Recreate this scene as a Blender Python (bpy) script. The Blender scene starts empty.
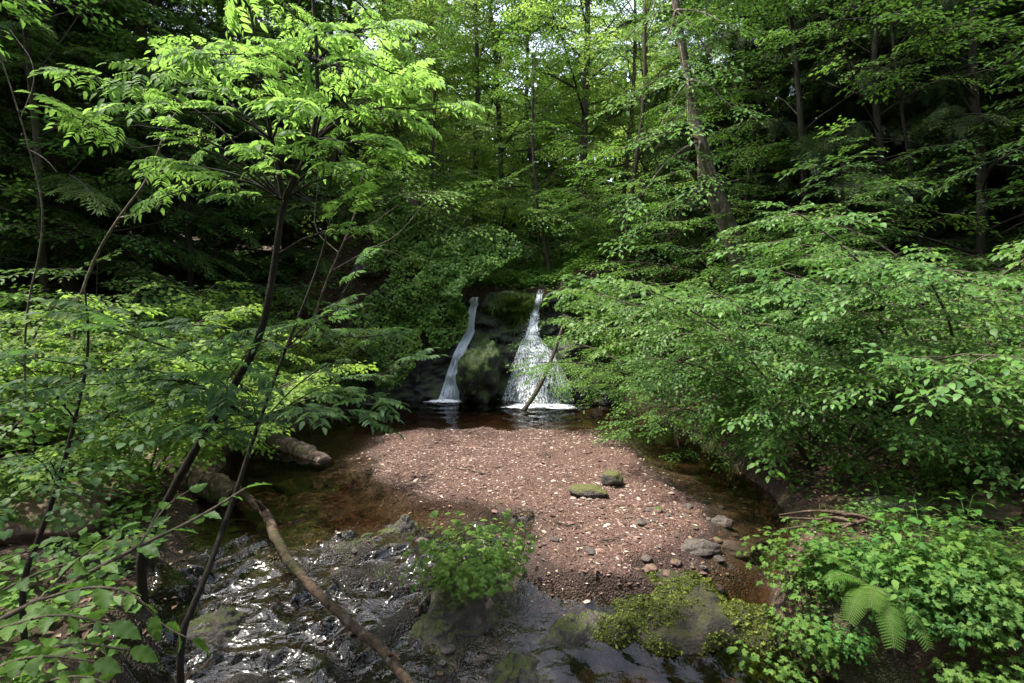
import bpy, bmesh, math, random
import numpy as np
from mathutils import Vector

SC = bpy.context.scene
COL = SC.collection
rng = np.random.default_rng(11)
R = math.radians

# ------------------------------------------------------------------ camera model
CAM_H, PITCH, F = 2.4, R(4.65), 512.0
def ray(px, py):
    u, v = (px - 512) / F, (341.5 - py) / F
    f = np.array([0, math.cos(PITCH), -math.sin(PITCH)])
    up = np.array([0, math.sin(PITCH), math.cos(PITCH)])
    return f + u * np.array([1.0, 0, 0]) + v * up
def W(px, py, y):                       # a real place y metres away along the valley
    d = ray(px, py); s = y / d[1]
    return np.array([0, 0, CAM_H]) + d * s
def G(px, py, z):                       # a real place on the level z
    d = ray(px, py); s = (z - CAM_H) / d[2]
    return np.array([0, 0, CAM_H]) + d * s

# ------------------------------------------------------------------ noise (numpy)
def _h(ix, iy, iz, seed):
    n = (ix * 374761393 + iy * 668265263 + iz * 2147483647 + seed * 1274126177) & 0xFFFFFFFF
    n = ((n ^ (n >> 13)) * 1274126177) & 0xFFFFFFFF
    n = ((n ^ (n >> 16)) * 2246822519) & 0xFFFFFFFF
    return ((n ^ (n >> 15)) & 0xFFFFFF) / float(0xFFFFFF)
def vnoise(p, seed=0):
    p = np.asarray(p, float)
    if p.shape[1] == 2: p = np.c_[p, np.zeros(len(p))]
    i = np.floor(p).astype(np.int64); f = p - i; f = f * f * (3 - 2 * f)
    o = 0
    for a in (0, 1):
        for b in (0, 1):
            for c in (0, 1):
                w = (f[:, 0] if a else 1 - f[:, 0]) * (f[:, 1] if b else 1 - f[:, 1]) * (f[:, 2] if c else 1 - f[:, 2])
                o = o + w * _h(i[:, 0] + a, i[:, 1] + b, i[:, 2] + c, seed)
    return o * 2 - 1
def fbm(p, oct=4, seed=0, gain=.5):
    p = np.asarray(p, float); o = 0; a = 1
    for k in range(oct):
        o = o + a * vnoise(p * 2 ** k, seed + k * 17); a *= gain
    return o
def sstep(a, b, x):
    t = np.clip((np.asarray(x, float) - a) / (b - a), 0, 1); return t * t * (3 - 2 * t)

# ------------------------------------------------------------------ mesh builder
class MB:
    def __init__(s): s.V = []; s.n = 0; s.T = []; s.M = []; s.S = []
    def add(s, V, T, mat=0, smooth=False):
        V = np.asarray(V, float).reshape(-1, 3); T = np.asarray(T, np.int64)
        if len(V) == 0 or len(T) == 0: return
        if T.shape[1] == 4:
            T = np.concatenate([T[:, [0, 1, 2]], T[:, [0, 2, 3]]])
        s.V.append(V); s.T.append(T + s.n); s.n += len(V)
        s.M.append(np.full(len(T), mat, np.int32)); s.S.append(np.full(len(T), smooth, bool))
    def tube(s, path, rad, sides=6, mat=0, lump=0.0, seed=0, cap=True, ls=2.2):
        path = np.asarray(path, float); k = len(path)
        rad = np.broadcast_to(np.asarray(rad, float), (k,))
        t = np.gradient(path, axis=0); t /= np.linalg.norm(t, axis=1)[:, None] + 1e-9
        ref = np.array([0, 0, 1.0]) if abs(t[0][2]) < .8 else np.array([1.0, 0, 0])
        u = ref - t * (t @ ref)[:, None]
        u /= np.linalg.norm(u, axis=1)[:, None] + 1e-9
        v = np.cross(t, u)
        a = np.arange(sides) * 2 * math.pi / sides
        ring = u[:, None, :] * np.cos(a)[None, :, None] + v[:, None, :] * np.sin(a)[None, :, None]
        rr = np.repeat(rad[:, None], sides, 1)
        if lump:
            q = (path[:, None, :] + ring * rad[:, None, None]).reshape(-1, 3)
            rr = rr * (1 + lump * fbm(q / (rad.max() * ls), 4, seed).reshape(k, sides))
        P = (path[:, None, :] + ring * rr[:, :, None]).reshape(-1, 3)
        i = np.arange(k - 1)[:, None] * sides; j = np.arange(sides)[None, :]
        j2 = (j + 1) % sides
        q = np.stack([i + j, i + j2, i + sides + j2, i + sides + j], -1).reshape(-1, 4)
        if cap:
            n = len(P); P = np.vstack([P, path[0], path[-1]])
            c0 = np.stack([np.full(sides, n), j2[0], j[0]], -1)
            b = (k - 1) * sides
            c1 = np.stack([np.full(sides, n + 1), b + j[0], b + j2[0]], -1)
            q = np.concatenate([q[:, [0, 1, 2]], q[:, [0, 2, 3]], c0, c1])
        s.add(P, q, mat, True)
    def grid(s, P, mat=0, smooth=True):      # P: (rows, cols, 3)
        r, c = P.shape[:2]
        i = np.arange(r - 1)[:, None] * c; j = np.arange(c - 1)[None, :]
        q = np.stack([i + j, i + j + 1, i + c + j + 1, i + c + j], -1).reshape(-1, 4)
        s.add(P.reshape(-1, 3), q, mat, smooth)
    def mesh(s, name, mats):
        me = bpy.data.meshes.new(name)
        V = np.concatenate(s.V); T = np.concatenate(s.T)
        me.vertices.add(len(V)); me.vertices.foreach_set('co', V.astype(np.float32).ravel())
        me.loops.add(T.size); me.loops.foreach_set('vertex_index', T.astype(np.int32).ravel())
        me.polygons.add(len(T))
        me.polygons.foreach_set('loop_start', np.arange(0, T.size, 3, dtype=np.int32))
        me.polygons.foreach_set('material_index', np.concatenate(s.M))
        me.polygons.foreach_set('use_smooth', np.concatenate(s.S))
        for m in (mats if isinstance(mats, (list, tuple)) else [mats]): me.materials.append(m)
        me.update(calc_edges=True)
        return me

# ------------------------------------------------------------------ objects
def link(name, me, parent=None):
    o = bpy.data.objects.new(name, me); COL.objects.link(o)
    if parent is not None: o.parent = parent
    return o
def tag(o, label=None, cat=None, group=None, kind=None):
    if label: o['label'] = label
    if cat: o['category'] = cat
    if group: o['group'] = group
    if kind: o['kind'] = kind
    return o
def thing(name, label, cat, loc, parts, rz=0.0, sc=1.0, group=None, tilt=(0, 0)):
    o = link(name, None)
    o.empty_display_size = .2
    o.location = [float(x) for x in loc]; o.rotation_euler = (tilt[0], tilt[1], rz)
    o.scale = (sc, sc, sc) if not isinstance(sc, tuple) else sc
    tag(o, label, cat, group)
    for p in parts:
        c = link(p[0], p[1], o)
        if len(p) > 2:
            for q in p[2]: link(q[0], q[1], c)
    return o

# ------------------------------------------------------------------ materials
class NT:
    def __init__(s, name):
        s.m = bpy.data.materials.new(name); s.m.use_nodes = True
        s.t = s.m.node_tree; s.t.nodes.clear()
        s.out = s.t.nodes.new('ShaderNodeOutputMaterial')
    def n(s, kind, ins=None, **kw):
        x = s.t.nodes.new('ShaderNode' + kind)
        for k, v in kw.items(): setattr(x, k, v)
        for k, v in (ins or {}).items():
            i = x.inputs[k]
            if isinstance(v, bpy.types.NodeSocket): s.t.links.new(v, i)
            else: i.default_value = v
        return x
    def l(s, a, b): s.t.links.new(a, b)
    def mix(s, f, a, b, mode='MIX'):
        x = s.t.nodes.new('ShaderNodeMix'); x.data_type = 'RGBA'; x.blend_type = mode
        for i, v in ((0, f), (6, a), (7, b)):
            if isinstance(v, bpy.types.NodeSocket): s.t.links.new(v, x.inputs[i])
            else: x.inputs[i].default_value = v if i == 0 else (*v[:3], 1)
        return x.outputs[2]
    def ramp(s, f, stops, interp='LINEAR'):
        x = s.t.nodes.new('ShaderNodeValToRGB'); e = x.color_ramp.elements; x.color_ramp.interpolation = interp
        while len(e) < len(stops): e.new(.5)
        for k, (p, c) in enumerate(stops):
            e[k].position = p; e[k].color = (c, c, c, 1) if not isinstance(c, tuple) else (*c[:3], 1)
        s.l(f, x.inputs[0]); return x.outputs[0]
    def noise(s, scale, detail=4, rough=.55, vec=None, dist=0):
        x = s.n('TexNoise', {'Scale': scale, 'Detail': detail, 'Roughness': rough, 'Distortion': dist})
        if vec is not None: s.l(vec, x.inputs['Vector'])
        return x.outputs['Fac']
    def pos(s): return s.n('NewGeometry').outputs['Position']
    def objc(s): return s.n('TexCoord').outputs['Object']
    def math(s, op, a, b=0.0):
        x = s.t.nodes.new('ShaderNodeMath'); x.operation = op
        for i, v in enumerate((a, b)):
            if isinstance(v, bpy.types.NodeSocket): s.l(v, x.inputs[i])
            else: x.inputs[i].default_value = v
        return x.outputs[0]
    def bump(s, h, st=.5, d=.02):
        return s.n('Bump', {'Strength': st, 'Distance': d, 'Height': h}).outputs[0]

def leaf_mat(name, stops, trans, tf=.42, rough=.45, gloss=.5):
    rough, gloss = rough + .12, gloss * .42
    """stops: colour per leaf (random per leaf), trans: colour of light let through"""
    t = NT(name)
    g = t.n('NewGeometry')
    oi = t.n('ObjectInfo')
    r = g.outputs['Random Per Island']
    c = t.ramp(r, [(i / (len(stops) - 1), q) for i, q in enumerate(stops)])
    big = t.noise(.9, 2, .5, g.outputs['Position'])
    c = t.mix(t.ramp(big, [(.35, 0.0), (.7, 1.0)]), c, t.mix(1.0, c, (1.25, 1.12, .72), 'MULTIPLY'))
    hs = t.n('HueSaturation', {'Hue': t.math('MULTIPLY_ADD', oi.outputs['Random'], .03), 'Saturation': 1.0, 'Value': 1.0, 'Color': c})
    hs.inputs['Hue'].links[0].from_node.inputs[2].default_value = .485
    c = hs.outputs[0]
    p = t.n('BsdfPrincipled', {'Base Color': c, 'Roughness': rough, 'Specular IOR Level': gloss})
    tc = t.mix(.6, c, trans)
    tr = t.n('BsdfTranslucent', {'Color': tc})
    mx = t.n('MixShader', {0: tf, 1: p.outputs[0], 2: tr.outputs[0]})
    t.l(mx.outputs[0], t.out.inputs[0]); return t.m

def bark_mat(name, a, b, moss=None, scale=14, mossamt=.5, lich=None):
    t = NT(name); o = t.objc()
    mp = t.n('Mapping', {'Vector': o, 'Scale': (1, 1, .25)})
    n1 = t.noise(scale, 6, .65, mp.outputs[0], .6)
    c = t.mix(t.ramp(n1, [(.35, 0.0), (.65, 1.0)]), a, b)
    if lich: c = t.mix(t.ramp(t.noise(7, 5, .7, o), [(.55, 0.0), (.62, .8)]), c, lich)
    if moss: c = t.mix(t.ramp(t.noise(3.1, 5, .65, o), [(.62 - mossamt * .3, 0.0), (.72 - mossamt * .2, .9)]), c, moss)
    p = t.n('BsdfPrincipled', {'Base Color': c, 'Roughness': .85, 'Specular IOR Level': .25, 'Normal': t.bump(n1, .8, .03)})
    t.l(p.outputs[0], t.out.inputs[0]); return t.m

def rock_mat(name, a, b, moss=(.05, .075, .012), mossamt=.5, wet=.3, scale=3.0, mossmin=.55):
    t = NT(name); g = t.n('NewGeometry'); pos = g.outputs['Position']
    n1 = t.noise(scale, 8, .62, pos, .4); n2 = t.noise(scale * 7, 5, .6, pos)
    c = t.mix(t.ramp(n1, [(.3, 0.0), (.7, 1.0)]), a, b)
    c = t.mix(t.ramp(n2, [(.35, .45), (.6, 0.0)]), c, tuple(x * .35 for x in a))
    v = t.n('TexVoronoi', {'Scale': scale * 9, 'Vector': pos})
    c = t.mix(t.ramp(v.outputs['Distance'], [(.02, .5), (.15, 0.0)]), c, tuple(min(1, x * 1.9) for x in b))
    if mossamt:
        nz = t.n('SeparateXYZ', {0: g.outputs['Normal']}).outputs[2]
        mm = t.math('ADD', t.math('MULTIPLY', nz, .45), t.math('MULTIPLY', t.noise(scale * 1.3, 6, .65, pos), 1.0))
        lo = 1.05 - mossamt * .55
        mk = t.ramp(mm, [(max(0, lo - .06), 0.0), (min(1, lo + .06), 1.0)])
        mc = t.mix(t.noise(scale * 16, 4, .7, pos), tuple(x * .45 for x in moss), tuple(x * 1.7 for x in moss))
        c = t.mix(mk, c, mc)
    h = t.math('ADD', t.math('ADD', n1, t.math('MULTIPLY', n2, .5)), t.math('MULTIPLY', t.noise(scale * 26, 4, .7, pos), .3))
    rg = t.ramp(t.noise(scale * 2, 3, .5, pos), [(.4, wet), (.65, min(1, wet + .4))])
    p = t.n('BsdfPrincipled', {'Base Color': c, 'Roughness': rg, 'Specular IOR Level': .4, 'Normal': t.bump(h, .9, .06)})
    t.l(p.outputs[0], t.out.inputs[0]); return t.m

def plain_mat(name, c, rough=.8):
    t = NT(name)
    n = t.noise(20, 4, .6, t.pos())
    p = t.n('BsdfPrincipled', {'Base Color': t.mix(n, tuple(x * .6 for x in c), tuple(min(1, x * 1.4) for x in c)), 'Roughness': rough})
    t.l(p.outputs[0], t.out.inputs[0]); return t.m

M = {}
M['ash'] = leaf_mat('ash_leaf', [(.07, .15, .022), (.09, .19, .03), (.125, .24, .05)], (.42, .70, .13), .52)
M['ash_dim'] = leaf_mat('ash_leaf_shade', [(.04, .095, .045), (.055, .125, .055), (.075, .15, .045)], (.18, .38, .07), .4)  # ash leaf again, with its shade put into the colour
M['hazel'] = leaf_mat('hazel_leaf', [(.04, .10, .025), (.055, .13, .03), (.07, .15, .03)], (.2, .42, .05), .4, .4, .6)
M['elm'] = leaf_mat('elm_leaf', [(.026, .08, .016), (.044, .118, .022), (.072, .158, .03)], (.16, .36, .05), .27, .4, .6)
M['beech'] = leaf_mat('beech_leaf', [(.04, .10, .02), (.065, .145, .025), (.105, .20, .032)], (.22, .44, .05), .32)
M['maple'] = leaf_mat('maple_leaf', [(.065, .13, .024), (.095, .18, .03), (.16, .24, .04)], (.36, .58, .08), .48)
M['lime'] = leaf_mat('canopy_leaf', [(.075, .14, .03), (.105, .18, .036), (.17, .24, .055)], (.5, .72, .14), .55)
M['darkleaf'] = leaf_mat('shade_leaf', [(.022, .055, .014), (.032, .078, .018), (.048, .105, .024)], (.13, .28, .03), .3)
M['mossbright'] = leaf_mat('bright_moss', [(.03, .06, .010), (.05, .09, .015), (.085, .135, .024)], (.3, .4, .05), .35, .6, .3)
M['conifer'] = leaf_mat('conifer_needle', [(.018, .034, .014), (.026, .05, .017), (.036, .062, .02)], (.06, .12, .03), .2, .5, .35)
M['yew'] = leaf_mat('yew_needle', [(.028, .06, .014), (.04, .085, .018), (.06, .115, .024)], (.14, .28, .03), .3, .5, .4)
M['ivy'] = leaf_mat('ivy_leaf', [(.045, .11, .022), (.075, .16, .028), (.11, .21, .036)], (.25, .48, .07), .36, .4, .5)
M['herb'] = leaf_mat('herb_leaf', [(.026, .08, .022), (.045, .115, .028), (.065, .145, .032), (.09, .17, .04)], (.25, .46, .06), .4, .5, .4)
M['herb2'] = leaf_mat('herb_leaf_yellowish', [(.035, .09, .02), (.06, .125, .026), (.09, .16, .036)], (.3, .48, .06), .4, .5, .4)
M['wild'] = leaf_mat('wild_plant_leaf', [(.06, .13, .03), (.10, .19, .04), (.15, .25, .07)], (.35, .55, .12), .45, .5, .4)
M['fern'] = leaf_mat('fern_leaf', [(.05, .12, .026), (.06, .14, .03)], (.25, .5, .06), .42)
M['mossleaf'] = leaf_mat('moss_leaf', [(.028, .036, .010), (.05, .062, .014), (.085, .10, .02), (.15, .18, .05)], (.25, .35, .05), .3, .6, .3)
M['grass'] = leaf_mat('grass_blade', [(.05, .12, .02), (.08, .16, .025), (.10, .17, .03)], (.25, .4, .05), .4)
M['bark'] = bark_mat('bark_grey_brown', (.028, .022, .016), (.075, .06, .045), (.035, .05, .012), 14, .35)
M['bark_pale'] = bark_mat('bark_pale', (.025, .02, .015), (.15, .12, .09), (.04, .05, .014), 17, .45, (.22, .2, .16))
M['bark_dark'] = bark_mat('bark_dark', (.012, .010, .008), (.035, .028, .02), (.02, .028, .008), 16, .3)
M['twig'] = bark_mat('twig_bark', (.05, .04, .028), (.11, .09, .065), None, 30)
M['deadwood'] = bark_mat('dead_wood', (.075, .05, .032), (.20, .145, .095), (.05, .05, .015), 12, .25, (.16, .13, .10))
M['branchbark'] = bark_mat('branch_bark', (.018, .012, .008), (.10, .065, .042), (.03, .034, .01), 26, .3, (.13, .10, .08))
M['redlog'] = bark_mat('rotten_wood', (.06, .04, .032), (.24, .165, .135), (.05, .07, .014), 13, .35, (.30, .23, .2))
M['rock'] = rock_mat('stream_rock', (.055, .05, .042), (.14, .125, .105), mossamt=.45, wet=.25, scale=3.5)
M['rock_mossy'] = rock_mat('mossy_rock', (.05, .045, .036), (.12, .11, .09), (.075, .078, .02), .62, .5, 4.5)
M['rock_red'] = rock_mat('red_sandstone', (.10, .055, .042), (.21, .125, .10), mossamt=.3, wet=.35, scale=3)
M['rock_flat'] = rock_mat('pale_slab', (.13, .115, .095), (.26, .23, .19), mossamt=.3, wet=.5, scale=4)
M['slab'] = rock_mat('wet_slab', (.03, .026, .022), (.10, .085, .07), (.045, .055, .014), .42, .2, 4)
M['mound'] = rock_mat('mossy_mound', (.022, .019, .014), (.075, .062, .045), (.035, .036, .011), .5, .4, 8)
M['rock_bare'] = rock_mat('bare_rock', (.05, .042, .036), (.15, .12, .10), mossamt=0, wet=.3, scale=4)
M['cliff'] = rock_mat('wet_cliff', (.010, .010, .009), (.034, .031, .027), (.028, .042, .010), .6, .18, 2.2)
M['boulder'] = rock_mat('mossy_boulder', (.008, .008, .007), (.026, .024, .02), (.026, .048, .007), .95, .4, 3.2)

# ------------------------------------------------------------------ leaves
def tpl_hi(w=.55, fold=.10, droop=.12, wide=.45):
    """folded leaf with midrib, length 1 along +Y"""
    V = np.array([[0, 0, 0], [0, wide, .02], [0, .78, -droop * .4], [0, 1, -droop],
                  [-w * .42, wide * .55, fold * .7], [-w * .5, wide + .1, fold], [-w * .26, .82, fold * .4 - droop * .5],
                  [w * .42, wide * .55, fold * .7], [w * .5, wide + .1, fold], [w * .26, .82, fold * .4 - droop * .5]], float)
    T = np.array([[0, 1, 4], [1, 5, 4], [1, 2, 5], [2, 6, 5], [2, 3, 6],
                  [0, 7, 1], [1, 7, 8], [1, 8, 2], [2, 8, 9], [2, 9, 3]])
    return V, T
def tpl_lo(w=.5, fold=.08):
    return (np.array([[0, 0, 0], [-w * .5, .45, fold], [0, 1, -.06], [w * .5, .45, fold]], float),
            np.array([[0, 2, 1], [0, 3, 2]]))
def tpl_lobed(w=.95):
    """a three lobed herb / maple leaf"""
    o = [(0, 0), (-.30, .08), (-.52, .34), (-.26, .42), (-.30, .74), (-.10, .70), (0, 1.0), (.10, .70), (.30, .74), (.26, .42), (.52, .34), (.30, .08)]
    V = [[x * w, y, .10 * abs(x) - .12 * y * y] for x, y in o] + [[0, .4, 0.0]]
    n = len(o); c = n
    return np.array(V, float), np.array([[c, (i + 1) % n, i] for i in range(n)])
def tpl_near(w=.56, n=15):
    """a close-up leaf: toothed edge, folded midrib, corrugated between side veins"""
    t = np.linspace(0, 1, n); wd = w * .5 * np.sin(math.pi * np.clip(t, 0, 1) ** .72) ** .85 * (1 - .25 * t)
    wd = wd * (1 + .10 * ((np.arange(n) % 2) * 2 - 1)); wd[0] = wd[-1] = .004
    V = []; droop = -.22 * t ** 2
    for s_ in (0, -.5, -1, .5, 1):
        lag = t - .10 * abs(s_)
        V.append(np.stack([s_ * wd, t + .06 * abs(s_) * np.sin(math.pi * t), droop + .14 * abs(s_) * wd * 2 + .035 * abs(s_) * np.cos(lag * math.pi * 7) * np.sin(math.pi * t) - .12 * (s_ * wd) ** 2], -1))
    V = np.concatenate(V); T = []
    for a, b in ((0, 1), (1, 2), (3, 0), (4, 3)):
        for k in range(n - 1):
            i0, i1, j0, j1 = a * n + k, a * n + k + 1, b * n + k, b * n + k + 1
            T += [[i0, i1, j0], [i1, j1, j0]]
    return V, np.array(T)
TH, TL, TLO = tpl_hi(), tpl_lo(), tpl_lobed()
T_ASH = tpl_hi(.36, .05, .14, .4)
T_HAZ = tpl_hi(.82, .10, .16, .42)
T_ELM = tpl_hi(.58, .06, .16, .42)
T_NEED = tpl_lo(.17, .02)

def nrm(v):
    v = np.asarray(v, float); return v / (np.linalg.norm(v, axis=-1, keepdims=True) + 1e-9)
def frames(d, up):
    Y = nrm(d); X = nrm(np.cross(Y, up)); Z = np.cross(X, Y)
    return np.stack([X, Y, Z], -1)

class Spray:
    """leaves (position, frame, length) and twigs, growing along +Y in the XY plane"""
    def __init__(s): s.p = []; s.d = []; s.u = []; s.s = []; s.tw = MB()
    def leaf(s, p, d, u, L): s.p.append(p); s.d.append(d); s.u.append(u); s.s.append(L)
    def done(s):
        s.p = np.array(s.p, float); s.R = frames(np.array(s.d, float), np.array(s.u, float)); s.s = np.array(s.s, float)
        if s.tw.V: s.TV = np.concatenate(s.tw.V); s.TT = np.concatenate(s.tw.T)
        else: s.TV = np.zeros((0, 3)); s.TT = np.zeros((0, 3), int)
        return s

def _dir(a): return np.array([math.sin(a), math.cos(a), 0.0])
def leaf_row(sp, path, L, sp_leaf, ang, r, lo=.12, jit=.28, droop=.25, tip=True):
    path = np.asarray(path); seg = np.linalg.norm(np.diff(path, axis=0), axis=1); cum = np.r_[0, np.cumsum(seg)]; tot = cum[-1]
    n = max(1, int(tot * (1 - lo) / sp_leaf)); side = 1 if r.random() < .5 else -1
    for k in range(n + 1):
        q = lo * tot + (tot * (1 - lo)) * k / max(1, n)
        p = np.array([np.interp(q, cum, path[:, i]) for i in range(3)])
        i = min(len(seg) - 1, np.searchsorted(cum, q, 'right') - 1); t = nrm(path[i + 1] - path[i])
        s = np.array([t[1], -t[0], 0]) * side
        last = tip and k == n
        a = 0.0 if last else ang + r.normal(0, .2)
        d = t * math.cos(a) + s * math.sin(a); d[2] -= droop * r.random()
        u = np.array([0, 0, 1.0]) + r.normal(0, jit, 3)
        sp.leaf(p, d, u, L * r.uniform(.7, 1.15) * (1 if last else .72 + .28 * math.sin(math.pi * min(1, .25 + k / (n + 1)))))
        side = -side

def flat_spray(r, L=.6, leaf=.07, nside=5, sp_leaf=.055, droop=.25, ang=.85, jit=.28):
    sp = Spray()
    n = 7
    y = np.linspace(0, L, n); x = np.cumsum(r.normal(0, L * .02, n)); z = -droop * L * (y / L) ** 2
    main = np.c_[x, y, z]
    sp.tw.tube(main, np.linspace(.0035, .0012, n) * (L / .6), 3, cap=False)
    leaf_row(sp, main, leaf, sp_leaf, .8, r, .1, jit)
    side = 1
    for k in range(nside * 2):
        t = .08 + .8 * (k + .5) / (nside * 2); p = np.array([np.interp(t * L, y, main[:, i]) for i in range(3)])
        l = L * (.62 - .5 * t) * r.uniform(.7, 1.15); a = side * (ang + r.normal(0, .12)); side = -side
        d = _dir(a); m = 4; q = np.linspace(0, 1, m)[:, None]
        path = p + d * l * q + np.array([0, 0, -1]) * (droop * .7 * l * q ** 2) + np.array([0, .15 * l, 0]) * q ** 2
        path[:, 2] += r.normal(0, .03) * q[:, 0]
        sp.tw.tube(path, [.002, .0015, .001, .0008], 3, cap=False)
        leaf_row(sp, path, leaf, sp_leaf, .85, r, .15, jit)
    return sp.done()

def pinnate(sp, r, base, d, up, L, pairs=6, lf=.30, curl=.35, ang=1.05):
    """one compound leaf: a bending rachis with paired leaflets"""
    d = nrm(d); X = nrm(np.cross(d, up)); Z = np.cross(X, d)
    q = np.linspace(0, 1, 7)
    path = base + np.outer(q * L, d) - np.outer(curl * L * q ** 2, np.array([0, 0, 1.0]))
    sp.tw.tube(path, np.linspace(.0022, .0009, 7), 3, cap=False)
    for k in range(pairs):
        t = .26 + .70 * k / pairs
        p = np.array([np.interp(t, q, path[:, i]) for i in range(3)])
        tt = nrm(d - np.array([0, 0, 1.0]) * curl * 2 * t)
        l = L * lf * (.82 + .3 * math.sin(math.pi * (k + .6) / pairs))
        for s in (-1, 1):
            a = ang + r.normal(0, .1)
            dd = tt * math.cos(a) + X * s * math.sin(a); dd = dd - np.array([0, 0, .22 + .15 * r.random()])
            sp.leaf(p, dd, Z + r.normal(0, .15, 3), l * r.uniform(.85, 1.1))
    tt = nrm(d - np.array([0, 0, 1.0]) * curl * 2)
    sp.leaf(path[-1], tt, Z + r.normal(0, .1, 3), L * lf * 1.05)

def ash_shoot(r, L=.45, n=4, leafL=.30, pairs=5):
    """a shoot carrying opposite pairs of compound leaves"""
    sp = Spray()
    y = np.linspace(0, L, 5); main = np.c_[np.zeros(5), y, .05 * L * (y / L)]
    sp.tw.tube(main, np.linspace(.006, .003, 5), 4, cap=False)
    for k in range(n):
        p = np.array([0, L * (.3 + .7 * k / max(1, n - 1)), .04])
        for s in (-1, 1):
            a = s * (1.15 - .75 * k / max(1, n - 1) + r.normal(0, .12))
            d = _dir(a) + np.array([0, 0, .28 + r.normal(0, .1)])
            pinnate(sp, r, p, d, np.array([0, 0, 1.0]) + r.normal(0, .12, 3), leafL * r.uniform(.75, 1.1), pairs, .30, .30 + .15 * r.random())
    pinnate(sp, r, main[-1], np.array([r.normal(0, .15), 1, .15]), np.array([0, 0, 1.0]), leafL, pairs, .3, .3)
    return sp.done()

def needle_bough(r, L=1.0, step=.05, sl=.3, droop=.3, w=1.0):
    sp = Spray(); n = int(L / step); y = np.linspace(0, L, 7)
    main = np.c_[np.zeros(7), y, -droop * L * (y / L) ** 2]
    sp.tw.tube(main, np.linspace(.008, .002, 7), 3, cap=False)
    for k in range(n):
        t = (k + .5) / n; p = np.array([0, t * L, -droop * L * t * t])
        for s in (-1, 1):
            l = sl * L * (1 - .75 * t) * r.uniform(.6, 1.15)
            a = s * (.95 + r.normal(0, .12)); d = _dir(a) + np.array([0, 0, -.25 - droop * t + r.normal(0, .1)]); d = nrm(d)
            m = max(2, int(l / .05))
            for j in range(m):                       # short twiglets along each side twig
                b = p + d * l * j / m
                for ss in (-1, 1):
                    dd = d * .75 + ss * np.array([d[1], -d[0], 0]) * .6 + np.array([0, 0, r.normal(-.1, .15)])
                    sp.leaf(b, dd, np.array([0, 0, 1.0]) + r.normal(0, .3, 3), (.08 + .04 * r.random()) * w)
            sp.leaf(p + d * l, d, np.array([0, 0, 1.0]), .09 * w)
    sp.leaf(main[-1], np.array([0, 1, -.4]), np.array([0, 0, 1.0]), .12 * w)
    return sp.done()

def herb_stem(r, H=.5, n=7, leaf=.07, spread=.35, tri=True):
    """an upright stem with stalked three-part leaves"""
    sp = Spray(); m = 6; q = np.linspace(0, 1, m)
    main = np.c_[r.normal(0, .05) * q, H * q, -spread * H * q ** 2]
    sp.tw.tube(main, np.linspace(.004, .0015, m), 3, cap=False)
    for k in range(n):
        t = .25 + .75 * k / max(1, n - 1); p = np.array([np.interp(t, q, main[:, i]) for i in range(3)])
        a = k * 2.4 + r.random(); st = H * (.32 - .18 * t) * r.uniform(.7, 1.2)
        d = nrm(np.array([math.cos(a), .35, math.sin(a)])); e = p + d * st
        sp.tw.tube(np.array([p, p + d * st * .5 + [0, .01, 0], e]), .001, 3, cap=False)
        out = np.array([d[0], .05, d[2]]); X = nrm(np.cross(out, [0, 1, 0]))
        for s in ((-1, 0, 1) if tri else (0,)):
            dd = out * (1 if s == 0 else .35) + X * s * .9 + np.array([0, -.12, 0]) + r.normal(0, .1, 3)
            sp.leaf(e, dd, np.array([0, 1.0, 0]) + r.normal(0, .25, 3), leaf * r.uniform(.7, 1.2) * (1.15 if s == 0 else .95))
    return sp.done()

def bake(mb, sprays, pl, tpl, leafmat=1, twigmat=0, twigs=True, r=rng):
    """pl: list of (pos, dir, up, scale); every placement takes a random spray of the list"""
    if not pl: return
    P = np.array([x[0] for x in pl], float); Rm = frames(np.array([x[1] for x in pl], float), np.array([x[2] for x in pl], float))
    S = np.array([x[3] for x in pl], float); ch = r.integers(0, len(sprays), len(pl))
    TV, TT = tpl
    for k, sp in enumerate(sprays):
        i = np.where(ch == k)[0]
        if not len(i): continue
        p = P[i][:, None, :] + np.einsum('nab,lb->nla', Rm[i], sp.p) * S[i][:, None, None]
        Q = np.einsum('nab,lbc->nlac', Rm[i], sp.R); s = S[i][:, None] * sp.s[None, :]
        p = p.reshape(-1, 3); Q = Q.reshape(-1, 3, 3); s = s.reshape(-1)
        V = p[:, None, :] + np.einsum('nab,vb->nva', Q, TV) * s[:, None, None]
        T = (TT[None] + (np.arange(len(p)) * len(TV))[:, None, None]).reshape(-1, 3)
        mb.add(V.reshape(-1, 3), T, leafmat, len(TV) > 5)
        if twigs and len(sp.TV):
            V = P[i][:, None, :] + np.einsum('nab,lb->nla', Rm[i], sp.TV) * S[i][:, None, None]
            T = (sp.TT[None] + (np.arange(len(i)) * len(sp.TV))[:, None, None]).reshape(-1, 3)
            mb.add(V.reshape(-1, 3), T, twigmat)
def scatter(mb, P, D, U, S, tpl, mat=1):
    TV, TT = tpl; Q = frames(D, U)
    V = P[:, None, :] + np.einsum('nab,vb->nva', Q, TV) * np.asarray(S)[:, None, None]
    T = (TT[None] + (np.arange(len(P)) * len(TV))[:, None, None]).reshape(-1, 3)
    mb.add(V.reshape(-1, 3), T, mat, len(TV) > 5)

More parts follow.
